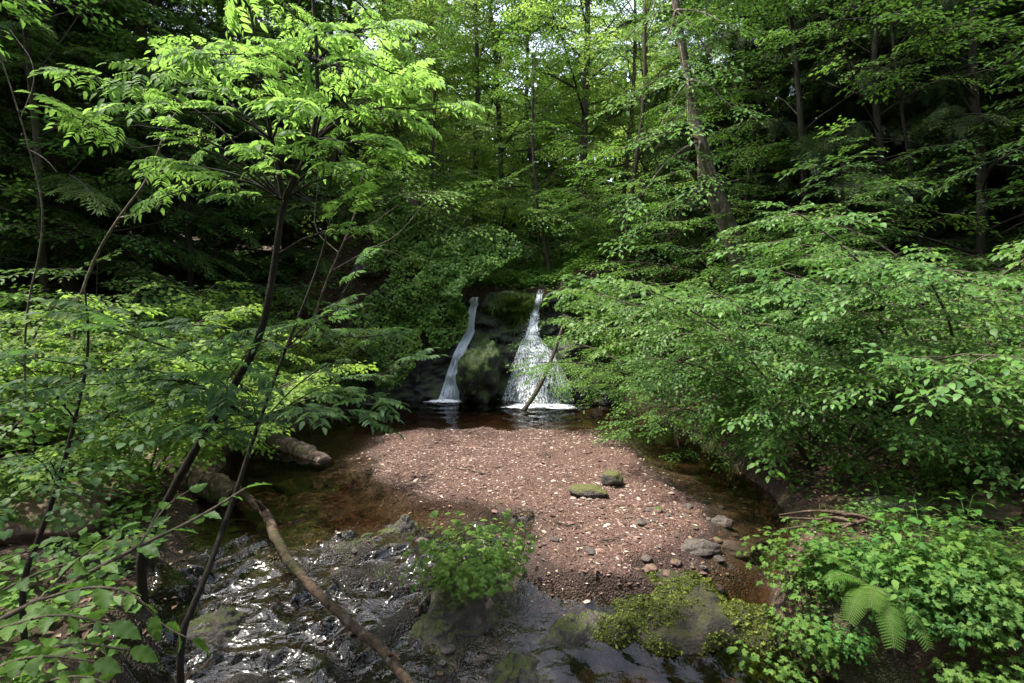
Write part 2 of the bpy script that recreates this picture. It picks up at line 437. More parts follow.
# ------------------------------------------------------------------ growing branches
Z = np.array([0, 0, 1.0])
def curve(start, d, L, n=7, bend=(0, 0, 0), wob=.08, r=rng):
    p = np.array(start, float); d = nrm(d); pts = [p.copy()]; st = L / n
    for i in range(n):
        d = nrm(d + np.asarray(bend, float) / n + r.normal(0, wob, 3)); p = p + d * st; pts.append(p.copy())
    return np.array(pts)
def along(path, t):
    c = np.r_[0, np.cumsum(np.linalg.norm(np.diff(path, axis=0), axis=1))]; q = t * c[-1]
    p = np.array([np.interp(q, c, path[:, i]) for i in range(3)])
    i = min(len(path) - 2, max(0, np.searchsorted(c, q, 'right') - 1))
    return p, nrm(path[i + 1] - path[i]), c[-1]
def leafy(mb, path, r0, pl, r, sp=.25, t0=.2, sc=1.0, ang=.8, flat=.75, tilt=.25, twig=0, sides=4, tipsc=1.0, droop=.1):
    """one terminal branch: tube plus spray placements alternating left and right and one at the tip"""
    mb.tube(path, np.linspace(r0, r0 * .3, len(path)), sides, twig, cap=False)
    L = along(path, 0)[2]; n = max(1, int(L * (1 - t0) / sp)); side = 1 if r.random() < .5 else -1
    for k in range(n):
        t = t0 + (1 - t0) * (k + r.random() * .6) / n
        p, tg, _ = along(path, min(1, t))
        s = nrm(np.cross(tg, Z) + 1e-6) * side; side = -side
        a = ang + r.normal(0, .2); d = tg * math.cos(a) + s * math.sin(a); d[2] *= flat; d[2] -= droop * r.random()
        pl.append((p, d, Z + r.normal(0, tilt, 3), sc * r.uniform(.7, 1.15) * (1.0 - .35 * t)))
    p, tg, _ = along(path, 1); tg = tg.copy(); tg[2] *= flat
    pl.append((p, tg, Z + r.normal(0, tilt, 3), sc * tipsc * r.uniform(.8, 1.1)))
def limb_tree(mb, path, r0, pl, r, child=.45, cl=.55, ct0=.25, sp=.3, sc=1.0, flat=.75, bend=(0, 0, 0), twig=0, cang=.9, tilt=.25, droop=.1, minl=.25):
    """a limb with side branches, all carrying sprays"""
    L = along(path, 0)[2]; n = max(1, int(L * (1 - ct0) / child)); side = 1 if r.random() < .5 else -1
    for k in range(n):
        t = ct0 + (1 - ct0) * (k + r.random() * .5) / n; p, tg, _ = along(path, min(t, .97))
        s = nrm(np.cross(tg, Z) + 1e-6) * side; side = -side
        a = cang + r.normal(0, .2); d = tg * math.cos(a) + s * math.sin(a); d[2] = d[2] * flat + r.normal(0, .12)
        l = max(minl, L * cl * (1.05 - .8 * t) * r.uniform(.7, 1.2))
        leafy(mb, curve(p, d, l, 5, bend, .07, r), r0 * .38, pl, r, sp, .15, sc, flat=flat, twig=twig, tilt=tilt, sides=3, droop=droop)
    leafy(mb, path, r0, pl, r, sp, .55, sc, flat=flat, twig=twig, tilt=tilt, sides=5, droop=droop)

r_ = np.random.default_rng(3)
SP = {
 'beech': [flat_spray(r_, .55, .075, 5, .055) for _ in range(4)],
 'beech_far': [flat_spray(r_, .9, .125, 4, .10) for _ in range(4)],
 'elm': [flat_spray(r_, .50, .088, 4, .062, .20, jit=.26) for _ in range(4)],
 'hazel': [flat_spray(r_, .40, .085, 2, .075, .15) for _ in range(3)],
 'maple': [flat_spray(r_, .50, .10, 3, .085, .22) for _ in range(4)],
 'canopy': [flat_spray(r_, 1.0, .15, 6, .085, .3, jit=.5) for _ in range(4)],
 'ash': [ash_shoot(r_, .40, 4, .30, 5) for _ in range(4)],
 'ash_small': [ash_shoot(r_, .22, 2, .24, 6) for _ in range(3)],
 'needle': [needle_bough(r_, 1.1, .065, .40, .35, 1.7) for _ in range(3)],
 'yew': [needle_bough(r_, .7, .05, .36, .25, 1.0) for _ in range(3)],
 'herb': [herb_stem(r_, .55, 10, .062) for _ in range(4)],
 'herb_fine': [herb_stem(r_, .55, 13, .048) for _ in range(4)],
 'nettle': [herb_stem(r_, .5, 11, .055, .25, False) for _ in range(3)],
}

# ------------------------------------------------------------------ plant kinds (each returns a list of (part name, mesh))
def broadleaf(seed, H=15, bole=3.0, spread=3.6, n=20, leaf='lime', bark='bark', spray='canopy', lean=(0, 0), r0=.17, sc=1.0, limbs=True, tpl=TL):
    r = np.random.default_rng(seed); tr = MB(); cr = MB(); pl = []; parts = []
    tp = curve((0, 0, -.3), (lean[0], lean[1], 1), H + .3, 12, (-lean[0] * .6, -lean[1] * .6, 0), .035, r)
    rad = np.linspace(r0, .03, len(tp)); rad[0] *= 1.5; tr.tube(tp, rad, 10, 0, .12, seed)
    parts.append(('trunk', tr.mesh('trunk', M[bark])))
    for k in range(n):
        t = (bole / H) + (1 - bole / H) * ((k + .5) / n) ** .9
        p, tg, _ = along(tp, min(.98, t)); a = k * 2.399 + r.normal(0, .3)
        u = (t - bole / H) / (1 - bole / H)
        L = spread * (math.sin(math.pi * min(1, .30 + .62 * u)) ** .6) * r.uniform(.7, 1.15)
        d = np.array([math.cos(a), math.sin(a), .25 + .9 * u + r.normal(0, .15)])
        lp = curve(p, d, L, 7, (0, 0, -.25), .07, r)
        lr = max(.012, r0 * .30 * (1 - .6 * u))
        if limbs and k < 9:
            lm = MB(); lm.tube(lp, np.linspace(lr * 1.05, lr * .32, len(lp)), 6, 0, .08, k)
            parts.append(('limb', lm.mesh('limb', M[bark])))
        limb_tree(cr, lp, lr, pl, r, .62, .42, .3, .30, sc, .8, (0, 0, -.2))
    bake(cr, SP[spray], pl, tpl, 1, 0, True, r)
    parts.append(('crown', cr.mesh('crown', [M[bark], M[leaf]])))
    return parts
def conifer(seed, H=17, spread=3.2, bole=.8, n=64, leaf='conifer', r0=.22, spray='needle', sc=1.0, bark='bark_dark', topless=False):
    r = np.random.default_rng(seed); tr = MB(); cr = MB(); pl = []
    tp = curve((0, 0, -.3), (r.normal(0, .02), r.normal(0, .02), 1), H + .3, 10, (0, 0, 0), .012, r)
    rad = np.linspace(r0, .03, len(tp)); rad[0] *= 1.3; tr.tube(tp, rad, 10, 0, .08, seed)
    for k in range(n):
        t = bole / H + (1 - bole / H) * ((k + .5) / n); p, tg, _ = along(tp, min(.985, t)); a = k * 2.399 + r.normal(0, .35)
        L = (spread * (1 - t) ** .75 + .35) * r.uniform(.6, 1.15)
        d = np.array([math.cos(a), math.sin(a), -.08 + .5 * t])
        lp = curve(p, d, L, 6, (0, 0, -.35), .05, r)
        leafy(cr, lp, max(.012, .045 * (1 - t)), pl, r, .24 if spray == 'yew' else .19, .08, sc, .75, .8, .2 if spray == 'yew' else .55, 0, 4, 1.0, .3 if spray == 'yew' else 1.1)
    bake(cr, SP[spray], pl, T_NEED if spray == 'needle' else tpl_lo(.28, .03), 1, 0, True, r)
    return [('trunk', tr.mesh('trunk', M[bark])), ('crown', cr.mesh('crown', [M[bark], M[leaf]]))]
def shrub(seed, H=2.2, spread=1.6, nst=7, leaf='beech', spray='beech', tpl=TL, bark='twig', sc=1.0, r0=.022, arch=.5, child=.28, cl=.5, sp=.22, flat=.55, out=.7, stems_part=True, ct0=.25, bias=(0, 0), tilt=.25):
    r = np.random.default_rng(seed); cr = MB(); pl = []; parts = []
    for k in range(nst):
        a = k * 2.399 + r.normal(0, .4); o = out * r.uniform(.35, 1.1)
        d = np.array([math.cos(a) * o + bias[0], math.sin(a) * o + bias[1], 1.0])
        L = H * r.uniform(.75, 1.15)
        p = curve((math.cos(a) * .06 * nst ** .5, math.sin(a) * .06 * nst ** .5, -.1), d, L * 1.15, 9, (math.cos(a) * arch * spread / H, math.sin(a) * arch * spread / H, -arch), .06, r)
        st = MB(); st.tube(p, np.linspace(r0, r0 * .25, len(p)) * 1.04, 6, 0, .05, k)
        parts.append(('stem', st.mesh('stem', M[bark])))
        limb_tree(cr, p, r0 * .8, pl, r, child, cl, ct0, sp, sc, flat, (0, 0, -.3), 0, .95, tilt, .15)
    bake(cr, SP[spray], pl, tpl, 1, 0, True, r)
    return parts + [('foliage', cr.mesh('foliage', [M[bark], M[leaf]]))]
def slab_rock(label, px, py, z, rx, ry, h, seed, mat, rz=0.0, tilt=0.0, name='rock', cat='rock', group='rocks in and beside the stream', steps=.05, moss=0):
    """a low broken ledge: irregular outline, stepped top, sides going down under the water"""
    p = G(px, py, z); gx, gy = np.meshgrid(np.linspace(-1.35, 1.35, 110), np.linspace(-1.35, 1.35, 90)); q = np.c_[(gx * rx).ravel(), (gy * ry).ravel()]
    rr_ = np.hypot(gx, gy) + .34 * fbm(q * 2.0 + seed, 4, seed).reshape(gx.shape)
    f = fbm(q * 2.6 + seed * 3, 3, seed + 1).reshape(gx.shape) * .5 + gy * .08
    lv = np.floor(f * 5) ; fr_ = f * 5 - lv; stair = (lv + sstep(.72, 1, fr_))
    hz = h * (1.15 - 2.4 * sstep(.15, 1.25, rr_)) - .55 * sstep(.85, 1.35, rr_) + steps * .7 * stair * (1 - sstep(.6, 1.1, rr_)) + .045 * fbm(q * 5, 4, seed + 2).reshape(gx.shape) + .008 * fbm(q * 26, 3, seed + 3).reshape(gx.shape) + tilt * gy
    mb = MB(); mb.grid(np.stack([gx * rx, gy * ry, hz], -1)); V = np.concatenate(mb.V); T = np.concatenate(mb.T)
    if not moss:
        o = link(name, mb.mesh(name, M[mat])); o.location = (p[0], p[1], z); o.rotation_euler = (0, 0, rz); return tag(o, label, cat, group)
    r = np.random.default_rng(seed); P, N = surface_leaves(V, T, moss, r, .02, .1); kk = (fbm(P * 3.0 + seed, 4, seed + 5) + .3 * fbm(P * 11, 2, seed + 6) > -.34) & (P[:, 2] > -.22); P, N = P[kk], N[kk]
    m2 = MB(); scatter(m2, P + N * .008, r.normal(0, 1, P.shape) * [1, 1, .3] + N * .6, N + r.normal(0, .45, P.shape), r.uniform(.006, .017, len(P)) * (1 + 1.6 * (r.random(len(P)) < .07)), TLO, 0)
    return thing(name, label, cat, (p[0], p[1], z), [('rock', mb.mesh('rock', M[mat])), ('moss', m2.mesh('moss', M['mossleaf']))], rz, 1.0, group)
def smooth_path(pts, n=30):
    pts = np.array(pts, float)
    for _ in range(3):
        q = [pts[0]]
        for a, b in zip(pts[:-1], pts[1:]): q += [a * .75 + b * .25, a * .25 + b * .75]
        pts = np.array(q + [pts[-1]])
    return pts
def surface_leaves(V, T, n, r, size, zmin=-1, keep=None):
    """random points on a triangle mesh with their normals"""
    A, B, C = V[T[:, 0]], V[T[:, 1]], V[T[:, 2]]; N = np.cross(B - A, C - A); ar = np.linalg.norm(N, axis=1); N = N / (ar[:, None] + 1e-12)
    w = ar * (N[:, 2] > zmin); i = r.choice(len(T), n, p=w / w.sum()); a, b = r.random(n), r.random(n); f = a + b > 1; a[f] = 1 - a[f]; b[f] = 1 - b[f]
    return A[i] + (B - A)[i] * a[:, None] + (C - A)[i] * b[:, None], N[i]
def herbs(seed, rad=.5, n=60, leaf='herb', spray='herb', tpl=TLO, sc=1.0, lean=.5, flatten=1.0):
    r = np.random.default_rng(seed); mb = MB(); pl = []
    for k in range(n):
        a = r.random() * 6.283; q = math.sqrt(r.random()) * rad
        d = np.array([math.cos(a) * lean * q / rad, math.sin(a) * lean * q / rad, 1]) + np.r_[r.normal(0, .15, 2), 0]
        pl.append(((math.cos(a) * q * .6, math.sin(a) * q * .6 * flatten, -.03), d, np.r_[r.normal(0, 1, 2), .1], sc * r.uniform(.4, 1.25) * (1.1 - .35 * q / rad)))
    bake(mb, SP[spray], pl, tpl, 1, 0, True, r)
    return [('foliage', mb.mesh('foliage', [M['herb'], M[leaf]]))]
def grass_tuft(seed, n=60, H=.35, spread=.5):
    r = np.random.default_rng(seed); mb = MB()
    for k in range(n):
        a = r.random() * 6.283; h = H * r.uniform(.5, 1.1); o = spread * r.uniform(.2, 1.0) * h
        b = np.r_[r.normal(0, .05, 2), -.02]; q = np.linspace(0, 1, 5)
        c = np.stack([b[0] + math.cos(a) * o * q ** 1.8, b[1] + math.sin(a) * o * q ** 1.8, b[2] + h * (q - .35 * q ** 3)], -1)
        w = np.array([-math.sin(a), math.cos(a), 0]) * .004 * (H / .35)
        ww = np.array([1, 1, .85, .6, .05])[:, None]
        mb.grid(np.stack([c - w * ww, c + w * ww + [0, 0, .001]], 1), 0)
    return mb.mesh('grass_tuft', M['grass'])
def fern_frond(r, d, L=.5, curl=.5):
    mb = MB(); d = nrm(d); q = np.linspace(0, 1, 9)
    path = np.outer(q * L, d) - np.outer(curl * L * q ** 2.2, Z)
    mb.tube(path, np.linspace(.004, .001, 9), 4, 1, cap=False)
    P = []; D = []; U = []; S = []; n = 24
    for k in range(n):
        t = .14 + .86 * k / n; p, tg, _ = along(path, t); X = nrm(np.cross(tg, Z)); N = np.cross(X, tg)
        l = L * .19 * math.sin(math.pi * (.22 + .78 * (1 - t)) ** 1.1) ** .9 * (1.06 - .2 * t) + .006
        for s in (-1, 1):
            dd = nrm(X * s + tg * .38 - Z * .12); m = max(4, int(l / .009))
            for j in range(m):                      # toothed pinna: rows of small pinnules
                b = p + dd * l * j / m; pl = l * .13 * (1 - .7 * j / m) + .0015
                for ss in (-1, 1):
                    P.append(b); D.append(tg * ss + dd * .45); U.append(N); S.append(pl)
            P.append(p); D.append(dd); U.append(N); S.append(l)
    tp = tpl_lo(.62, .04)
    P, D, U, S = map(np.array, (P, D, U, S))
    big = S > L * .045
    scatter(mb, P[~big], D[~big], U[~big], S[~big], tp, 0)
    scatter(mb, P[big], D[big], U[big], S[big], tpl_lo(.09, .02), 0)
    return mb.mesh('frond', [M['fern'], M['twig']])

def rock_parts(seed, size, mat='rock', sub=4, rough=.22, flat_top=None, facets=7):
    r = np.random.default_rng(seed); bm = bmesh.new(); bmesh.ops.create_icosphere(bm, subdivisions=sub, radius=1.0)
    V = np.array([v.co[:] for v in bm.verts]); T = np.array([[v.index for v in f.verts] for f in bm.faces]); bm.free()
    for k in range(facets):                          # broken faces
        n = nrm(r.normal(0, 1, 3)); d = r.uniform(.62, .88); e = V @ n - d; V = V - np.outer(np.clip(e, 0, None) * .9, n)
    V = V * (1 + rough * fbm(V * 1.6 + seed * 3.1, 4, seed) * .6)[:, None]
    V = V + fbm(V * 5 + seed, 3, seed + 5)[:, None] * nrm(V) * rough * .18
    if flat_top is not None: V[:, 2] = np.where(V[:, 2] > flat_top, flat_top + (V[:, 2] - flat_top) * .2, V[:, 2])
    V = V * np.asarray(size)
    mb = MB(); mb.add(V, T, 0, True)
    return mb.mesh('rock', M[mat]), V, T

# ================================================================== THE SETTING
def poly_x(pts):
    a = np.array(sorted([tuple(G(px, py, z)[[1, 0]]) for px, py, z in pts])); return a[:, 0], a[:, 1]
BL = poly_x([(400, 428, .03), (362, 452, .03), (380, 470, .03), (432, 492, .03), (480, 515, .03), (522, 545, .03), (560, 578, .03), (610, 600, .03)])
BR = poly_x([(612, 428, .03), (655, 455, .03), (690, 505, .03), (705, 560, .03), (700, 600, .03)])
LX = ([-9, 0, 2, 3, 3.5, 4.1, 5.1, 6, 8, 10, 12, 13], [-1.6, -1.6, -1.8, -2.05, -2.3, -2.6, -3.15, -3.7, -4.3, -3.7, -2.9, -2.3])
RX = ([-9, 0, 2, 3.0, 3.3, 3.6, 4.0, 5, 6, 8, 10, 12, 13], [2.8, 2.8, 3.3, 3.3, 2.9, 2.2, 2.05, 2.5, 2.75, 3.0, 2.9, 2.5, 2.0])
def wl(y): return -.44 * (1 - sstep(3.1, 5.1, y))
def masks(x, y):
    n = fbm(np.c_[x * .9, y * .9], 3, 5) * .22
    bl, br = np.interp(y, *BL), np.interp(y, *BR)
    n = n * 1.5; bar = sstep(-1.0, .5, x - bl + n) * (1 - sstep(-.5, .6, x - br + n)) * sstep(4.15, 4.55, y + n) * (1 - sstep(9.1, 9.9, y + n))
    slab = sstep(-3.0, -2.5, x - n) * (1 - sstep(-.5, .6, x + n)) * sstep(3.0, 3.4, y + n) * (1 - sstep(4.9, 5.5, y + n * 1.5))
    return bar, slab
def ground(x, y):
    x = np.asarray(x, float); y = np.asarray(y, float); sh = x.shape; x = x.ravel(); y = y.ravel()
    n1 = fbm(np.c_[x * .35, y * .35], 4, 1); n2 = fbm(np.c_[x * 1.7, y * 1.7], 4, 2); n3 = fbm(np.c_[x * 7, y * 7], 3, 3)
    bar, slab = masks(x, y)
    xl = np.interp(y, *LX) + .25 * n1; xr = np.interp(y, *RX) + .22 * n1
    bed = wl(y) - .20 - .10 * n2 * .5 - .06 * sstep(9.6, 11, y)
    bed = bed * (1 - bar) + bar * (.055 + .04 * n1 + .02 * n2)
    tq = (y - .16 * x + .40 * n2 + .06 * n3) / .40; tf_ = np.floor(tq)
    bed = bed * (1 - slab) + slab * (wl(y) - .02 + .11 * (tf_ + sstep(.72, 1, tq - tf_) - tq + .5) + .022 * n2 + .012 * n3)
    sl = np.clip(xl - x, 0, None); sr = np.clip(x - xr, 0, None)
    bed = bed + (-.2 - bed) * sstep(0, .4, sl + sr) * (bed < -.2)
    hl = .30 * sstep(0, .55, sl) + .13 * sl + .46 * np.clip(sl - 2.4, 0, None) * (1 - sstep(20, 60, sl) * .8)
    hr = .34 * sstep(0, .40, sr) + .09 * sr + .48 * np.clip(sr - 2.0, 0, None) * (1 - sstep(20, 60, sr) * .8)
    hl = 11 * (1 - np.exp(-hl / 11)); hr = 12 * (1 - np.exp(-hr / 12))
    h = bed + (hl + hr) * 1.0 + (sl + sr > 0) * 0 + np.where(sl + sr > 0, .05 * n2 + .15 * n1 * sstep(.5, 3, sl + sr), 0)
    back = 2.72 * sstep(12.75, 13.5, y + .1 * n2) + .16 * np.clip(y - 13.4, 0, 60) + .12 * n2
    lump = 2.2 * np.exp(-((x + 3.6) / 1.6) ** 2) * sstep(12.0, 14.2, y) * (1 - sstep(16, 22, y)) + 1.0 * np.exp(-((x - 3.2) / 1.5) ** 2) * sstep(11.4, 13.5, y) * (1 - sstep(15, 20, y))
    h = np.where(y > 11, np.maximum(h, back * sstep(12.6, 12.9, y) + h * (1 - sstep(12.6, 12.9, y))) + lump, h)
    near = 1 - sstep(.4, 1.9, y); h = h * (1 - near) + np.maximum(h, .62 + .08 * n2 + .12 * n3 * .2) * near
    h = h + 9 * (1 - np.exp(-np.clip(-3 - y, 0, None) * .05))  # unseen rise behind the viewpoint, added to limit light from behind
    h = h + .012 * n3 * (1 - slab)
    return h.reshape(sh)
def gz(x, y): return float(ground(np.array([x]), np.array([y]))[0])
def at(x, y, dz=0): return (x, y, gz(x, y) + dz)

def axis(a, b, st, far):
    c = list(np.arange(a, b + 1e-6, st)); d = st
    lo, hi = [], []
    v = b
    while v < far: d *= 1.22; v += d; hi.append(v)
    d = st; v = a
    while v > -far: d *= 1.22; v -= d; lo.append(v)
    return np.array(lo[::-1] + c + hi)
xs, ys = axis(-5.5, 5.5, .04, 400), axis(2.0, 14.2, .04, 400)
X, Y = np.meshgrid(xs, ys); Hh = ground(X, Y)
mb = MB(); mb.grid(np.stack([X, Y, Hh], -1))
# ---- ground material: forest soil, red gravel, wet rock, chosen by an attribute of the place
t = NT('forest_ground'); pos = t.pos()
att = t.n('Attribute', attribute_name='place'); sp_ = t.n('SeparateColor', {0: att.outputs['Color']})
bar_, slab_, wetm = sp_.outputs[0], sp_.outputs[1], sp_.outputs[2]
v1 = t.n('TexVoronoi', {'Scale': 26.0, 'Vector': pos}); v2 = t.n('TexVoronoi', {'Scale': 55.0, 'Vector': pos})
cell = t.n('SeparateColor', {0: v1.outputs['Color']}).outputs[0]
cell2 = t.n('SeparateColor', {0: v2.outputs['Color']}).outputs[1]
grav = t.ramp(cell2, [(0, (.045, .023, .016)), (.5, (.078, .04, .028)), (.85, (.11, .062, .046)), (.97, (.19, .13, .10))])
grav = t.mix(t.ramp(t.noise(1.1, 4, .6, pos), [(.4, 0.0), (.65, .5)]), grav, (.08, .04, .027))
soil = t.ramp(t.noise(5, 7, .7, pos), [(.3, (.018, .013, .009)), (.5, (.05, .03, .02)), (.7, (.10, .055, .038))])
soil = t.mix(t.ramp(cell, [(.8, 0.0), (.92, .7)]), soil, (.11, .075, .045))
soil = t.mix(t.ramp(t.noise(1.3, 5, .65, pos), [(.52, 0.0), (.66, .85)]), soil, (.028, .04, .012))
wetd = t.ramp(t.n('SeparateXYZ', {0: pos}).outputs[2], [(.0, .35), (.055, 1.0)])
grav = t.mix(1.0, grav, wetd, 'MULTIPLY')
bedc = t.ramp(cell2, [(0, (.022, .016, .010)), (.5, (.055, .037, .021)), (.85, (.095, .065, .038)), (1, (.17, .13, .09))])
bedc = t.mix(t.ramp(t.noise(1.6, 4, .6, pos), [(.4, 0.0), (.7, .8)]), bedc, (.035, .024, .012))
rk = t.ramp(t.noise(6, 8, .68, pos, .5), [(.3, (.006, .005, .004)), (.5, (.016, .012, .009)), (.74, (.05, .038, .03))])
rk = t.mix(t.ramp(t.noise(2.3, 5, .65, pos), [(.52, 0.0), (.62, .8)]), rk, (.035, .045, .012))
c = t.mix(wetm, soil, bedc); c = t.mix(bar_, c, grav); c = t.mix(slab_, c, rk)
hgt = t.math('ADD', t.math('MULTIPLY', v2.outputs['Distance'], -.7), t.noise(9, 8, .7, pos))
rgh = t.math('SUBTRACT', .9, t.math('MULTIPLY', slab_, .55))
p = t.n('BsdfPrincipled', {'Base Color': c, 'Roughness': rgh, 'Specular IOR Level': .35, 'Normal': t.bump(hgt, .9, .03)})
t.l(p.outputs[0], t.out.inputs[0]); M['ground'] = t.m
me = mb.mesh('ground', M['ground'])
bar, slab = masks(X.ravel(), Y.ravel())
inch = sstep(-.05, .12, X.ravel() - np.interp(Y.ravel(), *LX)) * sstep(-.05, .12, np.interp(Y.ravel(), *RX) - X.ravel()) * (Hh.ravel() < wl(Y.ravel()) + .1) * (Y.ravel() > 1)
ca = me.color_attributes.new('place', 'FLOAT_COLOR', 'POINT')
ca.data.foreach_set('color', np.stack([sstep(.25, .7, bar), slab, inch, np.ones_like(bar)], -1).astype(np.float32).ravel())
tag(link('ground', me), kind='structure')

# ---- water
wx, wy = np.arange(-5.2, 3.8, .03), np.concatenate([np.arange(.6, 6.2, .025), np.arange(6.2, 13.2, .05)])
X, Y = np.meshgrid(wx, wy); q = np.c_[X.ravel(), Y.ravel()]
bar, slab = masks(q[:, 0], q[:, 1])
flow = np.clip(sstep(2.6, 3.3, q[:, 1]) * (1 - sstep(5.2, 6.0, q[:, 1])), 0, 1)
rip = flow * (.006 * fbm(np.c_[q[:, 0] * 7, q[:, 1] * 13], 3, 21) + .02 * fbm(np.c_[q[:, 0] * 2.5, q[:, 1] * 2.5], 2, 22)) + (1 - flow) * .002 * fbm(q * 5, 2, 23)
for cx, cy in ((-1.55, 12.1), (.65, 11.3)):
    d = np.hypot(q[:, 0] - cx, q[:, 1] - cy); rip += .018 * np.exp(-d * .9) * np.sin(d * 14) + .03 * np.exp(-d * 2) * fbm(q * 7, 3, 24)
film = np.maximum(wl(q[:, 1]), np.where(slab > .5, ground(q[:, 0], q[:, 1]) + .006 + .014 * fbm(np.c_[q[:, 0] * 3, q[:, 1] * 1.5], 3, 29), -9))
mb = MB(); mb.grid(np.stack([X, Y, (np.where(slab > .5, film, wl(q[:, 1])) + rip).reshape(X.shape)], -1))
t = NT('stream_water'); pos = t.pos(); att = t.n('Attribute', attribute_name='flow'); fl = t.n('SeparateColor', {0: att.outputs['Color']}).outputs[0]
mp = t.n('Mapping', {'Vector': pos, 'Scale': (.55, 1.0, 1), 'Rotation': (0, 0, .35)})
hb = t.math('ADD', t.math('MULTIPLY', t.noise(11, 3, .5, mp.outputs[0], 1.0), fl), t.math('MULTIPLY', t.noise(5, 3, .5, pos), .06))
bp = t.bump(hb, 1.0, .015)
fr = t.n('Fresnel', {'IOR': 1.40, 'Normal': bp})
dp = t.n('SeparateColor', {0: att.outputs['Color']}).outputs[1]
tr = t.n('BsdfTransparent', {'Color': t.mix(dp, (.96, .93, .89), (.42, .31, .20))})
gl = t.n('BsdfGlossy', {'Color': (1, 1, 1, 1), 'Roughness': t.math('MULTIPLY_ADD', fl, .02), 'Normal': bp})
gl.inputs['Roughness'].links[0].from_node.inputs[2].default_value = .04
mx = t.n('MixShader', {0: fr.outputs[0], 1: tr.outputs[0], 2: gl.outputs[0]})
mf = t.n('Mapping', {'Vector': pos, 'Scale': (1, .38, 1), 'Rotation': (0, 0, .25)})
foam_glint = t.math('MULTIPLY', t.math('MULTIPLY', t.ramp(t.noise(17, 8, .72, mf.outputs[0], 2.2), [(.56, 0.0), (.72, .28)]), t.ramp(t.noise(2.2, 4, .6, pos), [(.38, .05), (.60, 1.0)])), fl)  # pale foam streaks that also put sky glints into the colour
wh = t.n('BsdfPrincipled', {'Base Color': (.36, .41, .48, 1), 'Roughness': .15, 'Normal': bp})
mx2 = t.n('MixShader', {0: foam_glint, 1: mx.outputs[0], 2: wh.outputs[0]})
t.l(mx2.outputs[0], t.out.inputs[0]); M['water'] = t.m
me = mb.mesh('stream_water', M['water'])
ca = me.color_attributes.new('flow', 'FLOAT_COLOR', 'POINT'); fl_ = np.clip(flow * (.35 + slab), 0, 1)
dep = np.clip((wl(q[:, 1]) - ground(q[:, 0], q[:, 1])) / .24, 0, 1); dep = np.maximum(dep, .55 * slab)
ca.data.foreach_set('color', np.stack([fl_, dep, fl_, np.ones_like(fl_)], -1).astype(np.float32).ravel())
tag(link('stream_water', me), kind='structure')

# ---- loose gravel on the bar (uncountable)
n = 30000
x = rng.uniform(-3.2, 3.2, n * 3); y = rng.uniform(3.9, 10.2, n * 3); bar, slab = masks(x, y)
dens = np.clip(bar + .12 * (x > -3.5), 0, 1) * (.3 + .7 * sstep(.0, .065, ground(x, y))) * (.35 + .65 * sstep(-.3, .35, fbm(np.c_[x * .8, y * .8], 3, 41)))
k = rng.random(n * 3) < dens * np.clip(1.25 - y * .06, .5, 1); x, y = x[k][:n], y[k][:n]; n = len(x)
O = np.array([[1, 0, 0], [.5, .8, 0], [-.5, .85, 0], [-1, 0, 0], [-.5, -.8, 0], [.55, -.8, 0], [.05, .05, .6], [0, 0, -.5]])
OT = np.array([[0, 1, 6], [1, 2, 6], [2, 3, 6], [3, 4, 6], [4, 5, 6], [5, 0, 6], [1, 0, 7], [2, 1, 7], [3, 2, 7], [4, 3, 7], [5, 4, 7], [0, 5, 7]])
s = .006 + .018 * rng.random(n) ** 3 + (rng.random(n) < .02) * .028
a = rng.random(n) * 6.28; ca_, sa = np.cos(a), np.sin(a)
Vv = O[None] * (1 + rng.normal(0, .16, (n, 8, 3))) * np.stack([s, s * rng.uniform(.55, 1, n), s * rng.uniform(.3, .7, n)], -1)[:, None]
Vv = np.stack([Vv[..., 0] * ca_[:, None] - Vv[..., 1] * sa[:, None], Vv[..., 0] * sa[:, None] + Vv[..., 1] * ca_[:, None], Vv[..., 2] + Vv[..., 0] * rng.normal(0, .2, n)[:, None]], -1)
Vv += np.stack([x, y, ground(x, y) + s * .15], -1)[:, None]
mb = MB(); mb.add(Vv.reshape(-1, 3), (OT[None] + (np.arange(n) * 8)[:, None, None]).reshape(-1, 3))
t = NT('gravel_stone'); g = t.n('NewGeometry')
c = t.ramp(g.outputs['Random Per Island'], [(0, (.042, .022, .015)), (.45, (.08, .041, .029)), (.70, (.112, .061, .045)), (.83, (.165, .103, .08)), (.92, (.27, .195, .16)), (.985, (.40, .33, .28)), (1, (.08, .06, .05))])
p = t.n('BsdfPrincipled', {'Base Color': c, 'Roughness': .8}); t.l(p.outputs[0], t.out.inputs[0]); M['stone'] = t.m
tag(link('gravel', mb.mesh('gravel', M['stone'])), kind='stuff')

# ================================================================== THE WATERFALL CLIFF
def cliff_y(x, z):
    x = np.asarray(x, float); z = np.asarray(z, float)
    q = np.c_[x.ravel(), z.ravel()]
    n = fbm(q * 1.1, 4, 51).reshape(x.shape); n2 = fbm(np.c_[q[:, 0] * 2, q[:, 1] * 5.5], 4, 52).reshape(x.shape)
    y = 12.25 + .30 * z + .24 * n + .10 * n2
    # ledge fan under the right fall, recess between the falls
    w = .26 + .62 * np.clip(1 - z / 1.75, 0, 1)
    y = y - .75 * np.exp(-((x - .62) / w) ** 2) * np.clip(1.02 - z / 1.85, 0, 1) ** .8
    y = y + .40 * np.exp(-((x + .1) / .35) ** 2) * (z < 2.2) * sstep(.1, .5, z)
    y = y - .35 * sstep(1.6, 3.2, np.abs(x)) - .6 * sstep(2.6, 4.4, np.abs(x))
    return y
u, v = np.linspace(-3.4, 3.6, 150), np.linspace(0, 1, 110)
